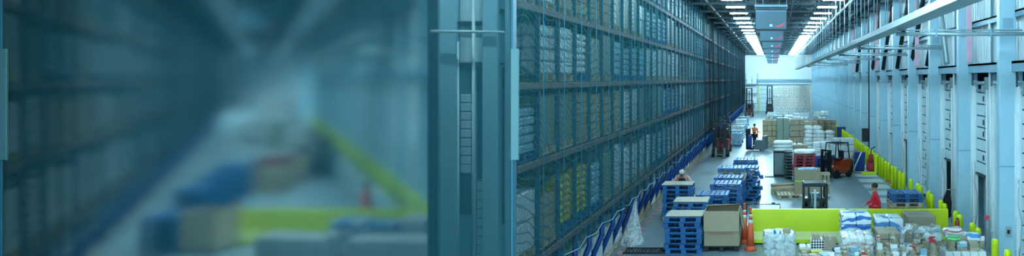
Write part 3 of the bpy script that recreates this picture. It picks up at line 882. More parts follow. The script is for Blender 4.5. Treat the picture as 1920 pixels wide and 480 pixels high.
# ================================================================== big carton bin, cones
t = thing('cardboard_bin', 'large open brown cardboard bin on a black pallet beside blue pallet stack', 'box', (gx(1354, 24.0), 24.0+.3, 0), 0)
w, d, z0, z1 = .95, 1.15, .16, 1.12
b = MB()
for a in (-1, 1):
    b.box(a*w/2-.015, a*w/2+.015, -d/2, d/2, z0, z1); b.box(-w/2, w/2, a*d/2-.015, a*d/2+.015, z0, z1)
b.box(-w/2, w/2, -d/2, d/2, z0, z0+.03); obj('box_walls', b, 'card', t)
b = MB(); b.box(-w/2-.02, w/2+.02, -d/2-.045, -d/2-.02, .56, z1+.01, c=.004); obj('front_flap', b, 'card', t)
b = MB(); b.add([(w/2+.02, -d/2, z1), (w/2+.02, d/2, z1), (w/2+.12, d/2+.02, .62), (w/2+.12, -d/2-.02, .62), (w/2+.03, -d/2, z1), (w/2+.03, d/2, z1), (w/2+.13, d/2+.02, .62), (w/2+.13, -d/2-.02, .62)], [(3, 2, 1, 0), (4, 5, 6, 7), (0, 4, 7, 3), (2, 6, 5, 1), (3, 7, 6, 2)]); obj('side_flap', b, 'card', t)
b = MB(); b.add([(-w/2, d/2, z1), (w/2, d/2, z1), (w/2, d/2-.45, z1+.1), (-w/2, d/2-.5, z1+.06), (-w/2, d/2+.01, z1+.01), (w/2, d/2+.01, z1+.01), (w/2, d/2-.45, z1+.11), (-w/2, d/2-.5, z1+.07)], [(3, 2, 1, 0), (4, 5, 6, 7), (2, 3, 7, 6)]); obj('back_flap', b, 'card', t)
b = MB(); b.box(-w/2-.04, w/2+.04, -d/2, d/2, .12, .16)
for x in (-.42, 0, .42): b.box(x-.06, x+.06, -d/2, d/2, 0, .12)
obj('black_pallet', b, 'black', t)
cu = bpy.data.curves.new('printed_text', 'FONT'); cu.body = 'FOOD CORPORATION'; cu.size = .1; cu.extrude = .001; cu.align_x = 'CENTER'; cu.materials.append(M['text'])
dgo = bpy.data.objects.new('tmp_text', cu); C.objects.link(dgo); bpy.context.view_layer.update()
me = bpy.data.meshes.new_from_object(dgo.evaluated_get(bpy.context.evaluated_depsgraph_get())); bpy.data.objects.remove(dgo)
o = link('printed_text', me, t, (-.02, -d/2-.019, .47)); o.rotation_euler = (PI/2, 0, 0); o.scale = (.66, .8, 1)

def cone(x, y, h, label):
    t = thing('traffic_cone', label, 'traffic cone', (x, y, 0), 0, 'tall orange marker cones')
    b = MB(); b.lathe([(.17, 0), (.17, .06), (.13, .09), (.12, .13)], n=8); obj('base', b, 'orange', t)
    b = MB(); b.lathe([(.115, .1), (.07, h*.66)], n=14); b.lathe([(.058, h*.75), (.052, h*.82)], n=14); b.lathe([(.045, h*.88), (.035, h*.94), (.03, h)], n=14); b.ball(0, 0, h+.02, .045); obj('tube_body', b, 'orange', t)
    b = MB(); b.lathe([(.071, h*.66), (.058, h*.75)], n=14); b.lathe([(.052, h*.82), (.045, h*.88)], n=14); obj('reflective_band', b, 'reflect', t)
cone(gx(1396.5, 25.2), 24.9, 1.12, 'tall orange cone squeezed between cardboard bin and barrier, the farther one')
cone(gx(1407.5, 24.0), 23.9, 1.15, 'tall orange cone with white bands, the nearer one before the barrier')
cone(gx(438, 25), 25.2, 1.15, 'orange cone behind frosted glass at the end of the yellow barrier')

# ================================================================== pallet stacks
Y = 23.9; zz = stack(gx(1284, Y), Y, 7, 'blue', 'in front of the cardboard bin, topped by plywood')
wood_sheet(gx(1286, Y), Y, zz, 'pale plywood sheet on the blue pallet stack beside the cardboard bin')
Y = 25.6; zz = stack(gx(1297, Y), Y, 8, 'blue', 'just behind the plywood-topped stack')
wood_sheet(gx(1297, Y), Y, zz, 'grey-brown plywood sheet on the second blue pallet stack')
Y = 27.2; stack(gx(1337, Y), Y, 8, 'blue', 'with a wide top behind the cardboard bin')
Y = 28.8; stack(gx(1361, Y), Y, 9, 'blue', 'with the pale top deck behind the cardboard bin')
Y = 30.6; zz = stack(gx(1366, Y), Y, 9, 'blue', 'fourth along the line behind the bin')
Y = 32.4; zz = stack(gx(1373, Y), Y, 10, ['blue']*7+['wood']*2+['blue'], 'with two bare wooden ones near its top')
Y = 34.0; zz = stack(gx(1399, Y), Y, 9, 'blue', 'nearest the aisle, leaning pallets, behind the line', tw=.16, off={3: .12, 5: -.1, 6: .15})
Y = 37.2; zz = stack(gx(1399, Y), Y, 9, 'blue', 'at the rear of the blue pallet line', tw=.1)
# loose paper on stacks
for j, (px, py, Yq) in enumerate(((1416, 318, 33.5), (1404, 327, 33.6), (1415, 345, 33.6))):
    b = MB(); vs = [(-.14+.07*a, -.1+.07*c_, .05*math.sin(a*1.7+c_)) for a in range(5) for c_ in range(4)]
    b.add(vs, [(a*4+c_, (a+1)*4+c_, (a+1)*4+c_+1, a*4+c_+1) for a in range(4) for c_ in range(3)])
    o = obj('paper_scrap', b, 'bag', None, (gx(px, Yq), Yq-.1, gz(py, Yq))); o.modifiers.new('thick', 'SOLIDIFY').thickness = .01
    tag(o, '%s torn white wrapping scrap hanging on the leaning blue pallet stack' % ('upper', 'middle', 'lower')[j], 'scrap')
# stack pushed by the worker
Y = 29.6; zz = stack(gx(1272, Y), Y, 8, ['wood']+['blue']*7, 'in front of the worker in pink')
wood_sheet(gx(1272, Y), Y, zz, 'pale sheet on the pallet stack in front of the worker in pink', w=1.05)
# right: by the dock
Y = 28.6; stack(gx(1695, Y), Y, 7, ['wood']*5+['blue']*2, 'behind the barrier near the dock wall')
# red pallet column
Y = 39.8; stack(gx(1508, Y), Y, 9, ['blue']*3+['red']*6, 'of red pallets by the wire cage', tw=.03)
b = MB(); b.lump(-.5, .5, -.5, .5, 0, .2, k=5, amp=.06, pw=5, seed=4); o = obj('white_sacks', b, 'bag', None, (gx(1508, Y), Y, 9*.1465)); tag(o, 'white wrapped bundle on top of the red pallet stack', 'bundle')
Y = 41.3; stack(gx(1493, Y), Y, 9, 'dark', 'standing just left of the red pallets', rz=PI/2, tw=.02)
# far-left hall copies (seen through the glass)
for (px, n, Yq, nm) in ((325, 7, 23.9, 'by the carton bin'), (375, 8, 28.8, 'behind the carton bin'), (415, 8, 32.4, 'farther along'), (437, 9, 35, 'at the end of the line')):
    stack(gx(px, Yq), Yq, n, 'blue', nm + ' behind frosted glass')
t = thing('cardboard_bin', 'brown cardboard bin behind frosted glass beside the yellow barrier', 'box', (gx(392, 24), 24.0, 0))
b = MB()
for a in (-1, 1): b.box(a*.52-.015, a*.52+.015, -.55, .55, .1, 1.12); b.box(-.52, .52, a*.55-.015, a*.55+.015, .1, 1.12)
b.box(-.52, .52, -.55, .55, .1, .13); obj('box_walls', b, 'card', t)
b = MB(); b.box(-.5, .5, -.5, .5, 0, .1); obj('skid', b, 'black', t)

# ================================================================== gaylord, flat wood, cage, etc.
Y = 34.6
t = thing('cardboard_bin', 'tall brown carton bin with a yellow strap in front of the red pallets', 'box', (gx(1514, Y), Y+.4, 0))
b = MB()
for a in (-1, 1): b.box(a*.5-.015, a*.5+.015, -.5, .5, .12, 1.12); b.box(-.5, .5, a*.5-.015, a*.5+.015, .12, 1.12)
b.box(-.5, .5, -.5, .5, .12, .15); obj('box_walls', b, 'card', t)
b = MB(); b.box(-.52, .52, -.53, -.5, .64, .68); b.box(.5, .52, -.53, .5, .64, .68); obj('strap', b, 'yellow', t)
b = MB(); b.box(-.5, .5, -.5, .5, 0, .12); obj('skid', b, 'wood', t)
b = MB()
for k_ in range(7): b.lump(-.4+.1*k_, -.15+.1*k_, -.3+.05*(k_ % 3), 0, 1.02, 1.16+.03*(k_ % 2), k=3, amp=.05, seed=k_)
o = obj('scrap_wrap', b, 'wrapb', None, (gx(1514, Y), Y+.4, 0)); o['kind'] = 'stuff'; tag(o, 'crumpled wrapping filling the strapped carton bin', 'wrapping')
t = thing('crate', 'small slatted wooden crate right of the strapped carton bin', 'crate', (gx(1548, Y), Y+.5, 0))
b = MB()
for x in (-.15, 0, .15): b.box(x-.03, x+.03, -.3, -.27, 0, .95); b.box(x-.03, x+.03, .27, .3, 0, .95)
obj('slats', b, 'wood', t)
b = MB()
for z in (.1, .5, .88): b.box(-.2, .2, -.32, -.3, z, z+.06); b.box(-.2, .2, .3, .32, z, z+.06); b.box(-.2, -.17, -.3, .3, z, z+.06); b.box(.17, .2, -.3, .3, z, z+.06)
obj('rails', b, 'wood', t)
Y = 36.0
zz = stack(gx(1468, Y), Y, 1, 'wood', 'lying flat left of the strapped bin')
pallet_at(gx(1480, Y-1.3), Y-1.3, 0, .05, 'wood', 'bare wooden pallet alone on the floor before the strapped bin', 'single wooden pallets')
b = MB()
for k_ in range(5): b.box(-.5, .55, -.4+.17*k_, -.27+.17*k_, .02*(k_ % 2), .12+.03*(k_ % 2), c=.01)
b.tube([(-.5, -.3, .2), (.5, .1, .2)], .06, 8)
o = obj('timber_bundle', b, 'wood', None, (gx(1468, Y), Y, .16)); tag(o, 'bundle of loose timber boards lying on the flat pallet', 'timber')
# wire cage
Y = 42.5
t = thing('wire_cage', 'grey metal sheet cage topped by white sacks left of the red pallets', 'cage', (gx(1468, Y), Y, 0))
b = MB()
for x in (-.45, .45):
    for yy in (-.5, .5): b.box(x-.025, x+.025, yy-.025, yy+.025, 0, 1.2)
for yy in (-.5, .5): b.box(-.45, .45, yy-.02, yy+.02, 1.15, 1.2); b.box(-.45, .45, yy-.02, yy+.02, .05, .1)
for x in (-.45, .45): b.box(x-.02, x+.02, -.5, .5, 1.15, 1.2); b.box(x-.02, x+.02, -.5, .5, .05, .1)
obj('frame', b, 'dsteel', t)
b = MB(); b.box(-.43, .43, -.5, -.48, .1, 1.15); b.box(-.43, .43, .48, .5, .1, 1.15); b.box(-.45, -.43, -.5, .5, .1, 1.15); b.box(.43, .45, -.5, .5, .1, 1.15); obj('side_panel', b, 'mgrey', t)
b = MB(); b.box(-.9, .3, -.62, -.5, 0, .03); b.box(-.9, .3, -.9, -.8, 0, .03); obj('foot_bar', b, 'dsteel', t)
b = MB()
for k_ in range(3): b.lump(-.5+.0*k_, .5, -.5, .5, .17*k_, .17*k_+.2, k=4, amp=.04, seed=k_+3)
o = obj('white_sacks', b, 'bag', None, (gx(1468, Y), Y, 1.2)); tag(o, 'pale sacks piled on top of the grey metal cage', 'sacks')

# ================================================================== mid-distance loads
mid = [
 # px, base Y, kind, scale(x,y,z), label
 (1443, 62, 'brown', (.9, 1, 1.75), 'tall brown carton stack at the aisle corner'),
 (1494, 61, 'brown', (.85, 1, 1.85), 'tall brown carton stack right of the corner stack'),
 (1468, 61.5, 'green', (.78, 1, 1.8), 'grey carton stack between two brown stacks'),
 (1520, 61, 'brown', (.8, 1, 1.7), 'brown carton stack left of the white sack tower'),
 (1524, 55, 'sack', (.95, 1, 1.75), 'tall white sack tower'),
 (1547, 54, 'sack', (1.0, 1, 1.5), 'shorter white sack tower beside the tall tower'),
 (1497, 52.5, 'brownlow', (1, 1, .95), 'low brown carton load before the brown stacks'),
 (1450, 66, 'brown', (1, 1, 1.5), 'brown carton stack seen over the corner stack'),
 (1530, 66, 'brown', (1.0, 1, 1.6), 'brown carton stack behind the white towers'),
 (1553, 67, 'brown', (1.0, 1, 1.55), 'brown carton stack by the dock side behind the towers'),
 (1512, 47, 'sack', (1, 1, .9), 'white sack load behind the red pallets'),
 (1546, 48.5, 'white', (1.2, 1, 1.1), 'wide silver-wrapped load by the blurred truck'),
 (1577, 49.5, 'sack', (1.1, 1, .95), 'silver-wrapped sack load near the dock bollards'),
 (1604, 62, 'brownlow', (1, 1, .9), 'brown carton load close to the bollards'),
 (1560, 50.5, 'tall', (1.3, 1, 1.0), 'flat grey-white load ahead of the towers'),
 (1590, 52, 'brownlow', (1, 1, .7), 'low carton load by the far bollards'),
]
for px, Yq, kd, sc, lb in mid:
    put_load(kd, (gx(px, Yq), Yq, 0), R.uniform(-.03, .03), lb, 'floor loads in the middle of the aisle', sc)
# broad field of wrapped goods at y 205-220 (Y 72-92)
n = 0
for row, Yq in enumerate((72, 76, 80, 84)):
    for c_, px in enumerate(range(1440, 1575, 17)):
        if px/1.0 > 1450+5.0*F/Yq: continue
        kd = R.choice(('water', 'white', 'sack', 'tall', 'water', 'brownlow')); n += 1
        put_load(kd, (gx(px+row*2, Yq), Yq, 0), R.uniform(-.05, .05), '%s in crowd behind brown stacks, row %s, %s from aisle' % (LV[kd][0].replace(' on a pallet', '').replace('-wrapped', ''), ('one', 'two', 'three', 'four')[row], ordw(c_+1)), 'crowded floor loads behind the brown stacks', (.62, .8, R.uniform(1.15, 1.75)))
# tall carton wall at the end, two tiers
for tier in (0, 1, 2):
    for c_ in range(5):
        Yq = 97; px = 1457+c_*14.5
        put_load('pale' if tier else 'white', (gx(px, Yq), Yq, tier*1.36), 0, 'wrapped pale carton load, %s tier, %s column of the end wall stack' % (('bottom', 'middle', 'top')[tier], ordw(c_+1)), 'tiered carton loads before the end wall', (.72, .8, 1.28))
# left loads along racking foot in the distance
for j, (px, Yq, kd) in enumerate(((1381, 64.5, 'water'), (1377, 61, 'water'), (1384, 69, 'white'), (1391, 74, 'water'), (1390, 80, 'white'), (1395, 88, 'water'))):
    put_load(kd, (gx(px, Yq), Yq, 0), 0, '%s standing by the racking foot, %s from the parked lift trucks' % (LV[kd][0], ordw(j+1)), 'loads by the racking foot far along the aisle', (.9, .9, .95))
# far-end rack with cartons
t = thing('storage_rack', 'small rack of cartons against the white end wall', 'rack', (gx(1409, 124), 124, 0))
b = MB()
for x in (-.9, .9): b.box(x-.05, x+.05, -.4, .4, 0, 5.6)
for z in (1.2, 2.6, 4.0): b.box(-.9, .9, -.4, .4, z, z+.12)
obj('frame', b, 'paint2', t)
for z, h in ((1.33, .9), (2.73, .9), (4.13, 1.3)):
    b = MB(); b.cb(-.35, 0, z, .7, .6, h, c=.02); b.cb(.42, 0, z, .6, .6, h*.8, c=.02); o = obj('white_cartons', b, 'wrap', None, (gx(1409, 124), 124, 0)); tag(o, 'pair of pale cartons on the %s shelf of the end wall rack' % {1.33: 'lower', 2.73: 'middle', 4.13: 'upper'}[z], 'cartons')
# end door with yellow frame
r_ = sroot('door_90', (gx(1437, FAR), FAR-.12, 0))
b = MB(); b.box(-1.1, -1.0, -.1, 0, 0, 4.0); b.box(-1.1, 1.4, -.1, 0, 3.9, 4.0); obj('door_frame', b, 'yellow', r_)
b = MB()
for k_ in range(6): b.box(-1, 1.4, -.04, 0, .02+k_*.64, .62+k_*.64, c=.01)
obj('door_panel', b, 'dock', r_)

# ================================================================== vehicles
def wheel(t, x, y, r, w, m='black'):
    b = MB()
    vs = []; n = 14
    prof = [(r*.5, -w/2), (r*.95, -w/2), (r, -w/2+.02), (r, w/2-.02), (r*.95, w/2), (r*.5, w/2)]
    for rr_, h in prof:
        for j in range(n): vs.append((x+h, y+rr_*math.cos(2*PI*j/n), r+rr_*math.sin(2*PI*j/n)))
    fs = [(i*n+j, i*n+(j+1) % n, (i+1)*n+(j+1) % n, (i+1)*n+j) for i in range(5) for j in range(n)] + [list(range(n))[::-1], [5*n+j for j in range(n)]]
    b.add(vs, fs, sm=False); return obj('wheel', b, m, t)
def forklift(x, y, rz, label, body, mast_h=2.1, s=1.0, mastm='dsteel'):
    """forks point to local -y"""
    t = thing('forklift', label, 'forklift', (x, y, 0), rz, 'lift trucks'); t.scale = (s, s, s)
    b = MB(); b.box(-.48, .48, -.25, 1.0, .22, .62, c=.05); b.prism([(.45, .6), (1.05, .6), (1.12, .95), (1.0, 1.05), (.5, 1.0)], -.48, .48); obj('chassis', b, body, t)
    b = MB(); b.box(-.46, .46, .95, 1.3, .2, .98, c=.08); obj('counterweight', b, 'dsteel', t)
    b = MB()
    for sx in (-1, 1):
        b.box(sx*.34-.05, sx*.34+.05, -.5, -.36, .08, mast_h, c=.01); b.box(sx*.25-.035, sx*.25+.035, -.56, -.44, .1, mast_h-.1, c=.01)
    for z in (.35, mast_h*.55, mast_h-.1): b.box(-.36, .36, -.46, -.38, z, z+.09)
    b.tube([(0, -.42, .2), (0, -.42, mast_h*.9)], .05, 8); obj('mast', b, mastm, t)
    b = MB(); b.box(-.5, .5, -.64, -.58, .2, .3); b.box(-.5, .5, -.64, -.58, .62, .7)
    for x_ in (-.45, -.22, 0, .22, .45): b.box(x_-.02, x_+.02, -.63, -.59, .3, 1.05)
    b.box(-.5, .5, -.63, -.59, 1.02, 1.07); obj('load_backrest', b, mastm, t)
    for sx in (-1, 1):
        b = MB(); b.box(sx*.26-.06, sx*.26+.06, -.7, -.64, .06, .6); b.box(sx*.26-.06, sx*.26+.06, -1.6, -.64, .05, .09); obj('fork', b, 'mgrey', t)
    b = MB()
    for sx in (-1, 1):
        b.tube([(sx*.44, -.2, .6), (sx*.42, -.05, 1.95)], .035, 6); b.tube([(sx*.44, .95, 1.0), (sx*.42, .85, 1.95)], .035, 6); b.tube([(sx*.42, -.05, 1.95), (sx*.42, .85, 1.95)], .035, 6)
    for k_ in range(6): b.box(-.42, .42, -.05+.18*k_-.02, -.05+.18*k_+.02, 1.93, 1.97)
    obj('overhead_guard', b, 'dsteel', t)
    b = MB(); b.box(-.22, .22, .3, .7, .95, 1.08, c=.03); b.box(-.22, .22, .66, .76, 1.05, 1.5, c=.03); obj('seat', b, 'black', t)
    b = MB(); b.tube([(0, -.1, .62), (0, .12, 1.15)], .025, 6); b.tube([(.15*math.cos(a*PI/6), .12+.05*math.sin(a*PI/6), 1.15+.13*math.sin(a*PI/6)) for a in range(13)], .015, 5); obj('steering_wheel', b, 'black', t)
    for sx in (-1, 1): wheel(t, sx*.46, -.12, .24, .16); wheel(t, sx*.42, .9, .2, .14)
    b = MB()
    for sx in (-1, 1): b.lathe([(.05, 0), (.06, .04), (.05, .06)], sx*.4, -.3, 1.7, 8)
    obj('headlamps', b, 'reflect', t)
    return t
forklift(gx(1351, 52.5), 52.8, 0, 'red forklift parked by the racking with forks to the viewer, the nearer of two', 'red', 2.05, 1.0)
forklift(gx(1357, 57), 56.8, 0, 'second red forklift parked just behind the first by the racking', 'red', 2.3, 1.0)
forklift(gx(1405, 108), 108, 0, 'far red lift truck with a raised tall mast near the end wall', 'red', 3.5, 1.05)
forklift(gx(1443, 112), 114, PI, 'dark lift truck with tall mast parked by the end door', 'dsteel', 3.9, 1.0)
# rider stacker behind the barrier
t = thing('pallet_truck', 'dark compact stand-on pallet truck directly behind the yellow barrier', 'pallet truck', (gx(1527.5, 27.2), 27.2, 0))
b = MB(); b.box(-.38, .38, -.1, .75, .12, .7, c=.05); b.box(-.36, .36, .35, .78, .7, .95, c=.04); obj('chassis', b, 'dsteel', t)
b = MB()
for sx in (-1, 1): b.box(sx*.36-.04, sx*.36+.04, -.3, -.18, .1, 1.5, c=.012); b.box(sx*.2-.03, sx*.2+.03, -.34, -.24, .1, 1.42, c=.01)
b.box(-.38, .38, -.3, -.2, 1.4, 1.52, c=.02); b.box(-.36, .36, -.28, -.2, .95, 1.03)
obj('mast', b, 'dsteel', t)
b = MB(); b.tube([(0, -.26, .1), (0, -.26, 1.3)], .05, 8); b.tube([(-.1, -.3, .9), (-.12, -.3, 1.3)], .02, 6); obj('lift_cylinder', b, 'galv', t)
b = MB(); b.box(-.17, .17, -.05, .25, .7, 1.16, c=.04); obj('motor_cover', b, 'mgrey', t)
b = MB()
for sx in (-1, 1): b.tube([(sx*.36, -.2, 1.5), (sx*.34, .7, 1.46), (sx*.34, .72, .9)], .03, 6)
for k_ in range(5): b.box(-.34, .34, -.1+.16*k_, -.06+.16*k_, 1.46, 1.49)
obj('overhead_guard', b, 'dsteel', t)
b = MB(); b.lathe([(.05, 0), (.06, .05), (.045, .09)], .42, -.22, 1.05, 8); b.lathe([(.05, 0), (.06, .05), (.045, .09)], -.42, -.22, 1.05, 8); obj('lamps', b, 'galv', t)
for sx in (-1, 1): b = MB(); b.box(sx*.22-.06, sx*.22+.06, -1.2, -.3, .05, .1); obj('fork', b, 'mgrey', t)
for sx in (-1, 1): wheel(t, sx*.33, .3, .14, .1)
# seated truck at dock side (moving in the photo)
forklift(gx(1560, 41.5), 41.6, -.9, 'orange and dark forklift turning beside the red pallets', 'ored', 1.6, .86)
# drum and sheet load it carries
b = MB()
for x_ in (-.28, .28): b.lathe([(.27, 0), (.28, .02), (.275, .3), (.285, .32), (.275, .6), (.28, .86), (.27, .88)], x_, 0, 0, 16)
o = obj('blue_drum', b, 'dblue', None, (gx(1545, 43.6), 43.8, 0)); tag(o, 'pair of strapped blue drums beside the orange forklift', 'drums')
o = put_load('white', (gx(1580, 45.5), 45.7, 0), .1, 'silver-wrapped load behind the orange forklift', 'floor loads in the middle of the aisle', (1.0, 1, 1.5))
# order picker with orange-clad rider
Y = 57.2; X0 = gx(1420, Y)
t = thing('order_picker', 'grey stand-on picker truck carrying a worker in orange in the aisle', 'order picker', (X0, Y, 0), -.25)
b = MB(); b.box(-.1, .62, -.5, .5, .08, .75, c=.06); b.box(.45, .62, -.5, .5, .7, 1.0, c=.04); obj('chassis', b, 'mgrey', t)
b = MB(); b.box(-.62, -.1, -.48, .48, .08, .2, c=.03); b.box(-.66, -.6, -.5, .5, .1, 1.45, c=.02); obj('platform', b, 'dsteel', t)
b = MB()
for yy in (-.45, .45): b.tube([(-.62, yy, .2), (-.62, yy, 1.5), (-.1, yy, 1.45), (-.1, yy, .7)], .025, 6)
obj('guard_rail', b, 'dsteel', t)
for yy in (-.3, .3): wheel(t, .3, yy, .14, .1)
b = MB()
for yy in (-.18, .22): b.lathe([(.17, 0), (.175, .3), (.17, .33), (.175, .6), (.16, .75), (.1, .85)], 0, yy, 0, 12)
o = obj('blue_bottle', b, 'dblue', None, (X0-.52, Y-.2, .21)); tag(o, 'two blue bottles riding on the picker truck', 'bottles')

# ================================================================== people
def skinned(name, verts, edges, radii, m, parent, sub=2, root=0):
    me = bpy.data.meshes.new(name); me.from_pydata(verts, edges, [])
    me.materials.append(M[m])
    o = link(name, me, parent)
    md = o.modifiers.new('Skin', 'SKIN')
    md.use_smooth_shade = True
    sv = me.skin_vertices[0].data
    for i, r in enumerate(radii):
        sv[i].radius = r if isinstance(r, tuple) else (r, r)
        sv[i].use_root = (i == root)
    s = o.modifiers.new('Subdivision', 'SUBSURF'); s.levels = 1; s.render_levels = sub
    return o
def person(label, loc, rz, J, top, legm, hair, shoes='black', apron=None, sc=1.0, hat=None):
    """J: pose joints; x to the figure's left, -y is forward"""
    t = thing('person', label, 'person', loc, rz); t.scale = (sc,)*3
    V = Vector
    P = {k_: V(v) for k_, v in J.items()}
    vs, es, rs = [], [], []
    def av(p, r, frm=None):
        vs.append(tuple(p)); rs.append(r)
        if frm is not None: es.append((frm, len(vs)-1))
        return len(vs)-1
    pel = av(P['pelvis'], (.15, .11)); 
    belly = av(P['pelvis'].lerp(P['chest'], .5), (.13, .1), pel)
    ch = av(P['chest'], (.16, .11), belly)
    nk = av(P['neck'], (.055, .055), ch)
    hd = P['head']; up = (hd-P['neck']).normalized(); fw = P['face'].normalized()
    h0 = av(hd-up*.05, (.06, .07), nk); h1 = av(hd+up*.03+fw*-.005, (.078, .092), h0); h2 = av(hd+up*.1, (.06, .07), h1)
    nose = av(hd+fw*.105-up*.0, (.013, .016), h1)
    side_ = up.cross(fw).normalized()
    for sg in (-1, 1): av(hd+side_*sg*.088, (.01, .018), h1)
    for sd in ('L', 'R'):
        sh = av(P['sh'+sd], .058, ch); el = av(P['el'+sd], .042, sh); wr = av(P['wr'+sd], .028, el)
        d = (P['wr'+sd]-P['el'+sd]).normalized()
        lat = d.cross(V((0, 0, 1))); lat = lat.normalized() if lat.length > .1 else V((1, 0, 0))
        nrm = lat.cross(d).normalized()
        pm_ = av(P['wr'+sd]+d*.06, (.034, .02), wr)
        for fi, (o_, ln) in enumerate(((-.028, .06), (-.01, .075), (.009, .07), (.026, .055))):
            k1 = av(P['wr'+sd]+d*.1+lat*o_, .01, pm_); k2 = av(P['wr'+sd]+d*(.1+ln*.6)+lat*o_*1.1-nrm*.012, .009, k1); av(P['wr'+sd]+d*(.1+ln*.9)+lat*o_*1.1-nrm*.035, .008, k2)
        th = av(P['wr'+sd]+d*.04+lat*(-.045), .011, pm_); av(P['wr'+sd]+d*.08+lat*(-.062)-nrm*.012, .009, th)
        hip = av(P['hip'+sd], .09, pel); kn = av(P['kn'+sd], .06, hip); an = av(P['an'+sd], .042, kn)
        ft = V((P['an'+sd].x, P['an'+sd].y, .035)); av(ft+V((0, -.12, 0)), (.04, .03), an)
    skinned('body', vs, es, rs, 'skin', t)
    # top
    vs, es, rs = [], [], []
    pel = av(P['pelvis']-V((0, 0, .08)), (.19, .15)); b1 = av(P['pelvis'].lerp(P['chest'], .5), (.15, .118), pel); ch = av(P['chest'], (.178, .128), b1); av(P['chest'].lerp(P['neck'], .6), (.09, .075), ch)
    for sd in ('L', 'R'):
        sh = av(P['sh'+sd], .073, ch); el = av(P['el'+sd], .056, sh); av(P['el'+sd].lerp(P['wr'+sd], .85), .042, el)
    skinned('jacket', vs, es, rs, top, t)
    vs, es, rs = [], [], []
    pel = av(P['pelvis']-V((0, 0, .02)), (.18, .14))
    for sd in ('L', 'R'):
        hip = av(P['hip'+sd], .12, pel); kn = av(P['kn'+sd], .075, hip); av(P['an'+sd]+V((0, 0, .04)), .062, kn)
    skinned('trousers', vs, es, rs, legm, t)
    for sd in ('L', 'R'):
        a = P['an'+sd]; b = MB(); b.lump(a.x-.055, a.x+.055, a.y-.2, a.y+.08, 0, .11, k=4, amp=.01, pw=3, seed=2); obj('shoe', b, shoes, t)
    b = MB(); c0 = hd+up*.05-fw*.02; b.ball(c0.x, c0.y, c0.z, .098, .108, .095)
    vs2 = [v for v in b.v]; obj('hair', b, hair, t)
    if apron:
        b = MB(); c0 = P['chest']; b.lump(c0.x-.15, c0.x+.15, c0.y-.175, c0.y-.11, P['pelvis'].z-.3, c0.z+.05, k=5, amp=.01, pw=6, seed=3); obj('apron', b, apron, t)
    return t
STAND = dict(pelvis=(0, 0, .93), chest=(0, 0, 1.3), neck=(0, -.01, 1.48), head=(0, -.02, 1.6), face=(0, -1, 0), shL=(.19, 0, 1.4), elL=(.25, .03, 1.12), wrL=(.22, -.12, .9), shR=(-.19, 0, 1.4), elR=(-.25, .03, 1.12), wrR=(-.22, -.12, .9),
             hipL=(.09, 0, .88), knL=(.1, -.03, .48), anL=(.1, .03, .09), hipR=(-.09, 0, .88), knR=(-.1, -.03, .48), anR=(-.1, .03, .09))
lean = dict(STAND, chest=(0, -.22, 1.18), neck=(0, -.32, 1.33), head=(.0, -.4, 1.42), face=(.1, -.8, -.6), shL=(.2, -.2, 1.26), elL=(.36, -.36, 1.06), wrL=(.26, -.58, 1.17), shR=(-.2, -.2, 1.26), elR=(-.34, -.34, 1.02), wrR=(-.2, -.55, 1.16), knL=(.12, -.08, .5), knR=(-.12, .02, .5))
person('person in pale pink shirt, black apron and white hair net leaning over pallets', (gx(1280, 30.9), 31.0, 0), .0, lean, 'pink', 'denim', 'hairw', apron='blackc', sc=1.0)
walk = dict(STAND, knL=(.1, -.2, .5), anL=(.1, -.22, .09), knR=(-.1, .02, .48), anR=(-.1, .26, .12), elL=(.25, .12, 1.13), wrL=(.24, .1, .9), wrR=(-.24, -.3, 1.0), elR=(-.25, -.08, 1.12))
person('person in a red coat walking behind the barrier beside the pallets', (gx(1642, 25.9), 26.1, 0), -PI/2, walk, 'redc', 'redc', 'hairb', sc=.93)
person('person in a red coat behind the frosted glass, past the barrier', (gx(682, 25.9), 26.1, 0), -PI/2, walk, 'redc', 'redc', 'hairb', sc=.95)
drive = dict(STAND, elL=(.27, -.1, 1.15), wrL=(.2, -.35, 1.1), elR=(-.27, -.1, 1.15), wrR=(-.2, -.35, 1.1))
person('person in an orange hi-vis jacket riding the grey picker truck', (X0-.2, Y+.18, .2), .9, drive, 'hiviz', 'denim', 'hairb', sc=.92)
sit = dict(STAND, pelvis=(0, .5, 1.12), chest=(0, .45, 1.45), neck=(0, .43, 1.62), head=(0, .42, 1.74), shL=(.19, .45, 1.54), elL=(.27, .25, 1.32), wrL=(.12, .1, 1.22), shR=(-.19, .45, 1.54), elR=(-.27, .25, 1.32), wrR=(-.12, .1, 1.22),
           hipL=(.1, .48, 1.1), knL=(.14, .1, 1.02), anL=(.14, .02, .7), hipR=(-.1, .48, 1.1), knR=(-.14, .1, 1.02), anR=(-.14, .02, .7))
dt = dict(sit)
def shift(Jd, dz):
    return {k_: ((v[0], v[1], v[2]-dz) if k_ != 'face' else v) for k_, v in Jd.items()}

# ================================================================== dock side odds
def binbox(px, Yq, w, h, label, m='dblue'):
    t = thing('waste_bin', label, 'bin', (gx(px, Yq), Yq, 0), .1, 'blue waste bins by the docks')
    b = MB(); vs = []
    for z, k_ in ((.08, .85), (h, 1.0)): vs += [(-w/2*k_, -w/2*k_, z), (w/2*k_, -w/2*k_, z), (w/2*k_, w/2*k_, z), (-w/2*k_, w/2*k_, z)]
    b.add(vs, [(3, 2, 1, 0), (0, 1, 5, 4), (1, 2, 6, 5), (2, 3, 7, 6), (3, 0, 4, 7)]); obj('body', b, m, t)
    b = MB(); b.box(-w/2-.02, w/2+.02, -w/2-.02, w/2+.02, h-.05, h, c=.01); obj('rim', b, m, t)
    b = MB(); b.box(-w/2*.8, w/2*.8, -w/2*.8, w/2*.8, 0, .08); obj('base', b, 'black', t)
binbox(1611, 44.5, .55, 1.0, 'dark blue waste bin behind leaning boards beside the bollards')
binbox(1577, 66, .6, 1.1, 'dark blue bin standing farther along near the bollards')
Yq = 46
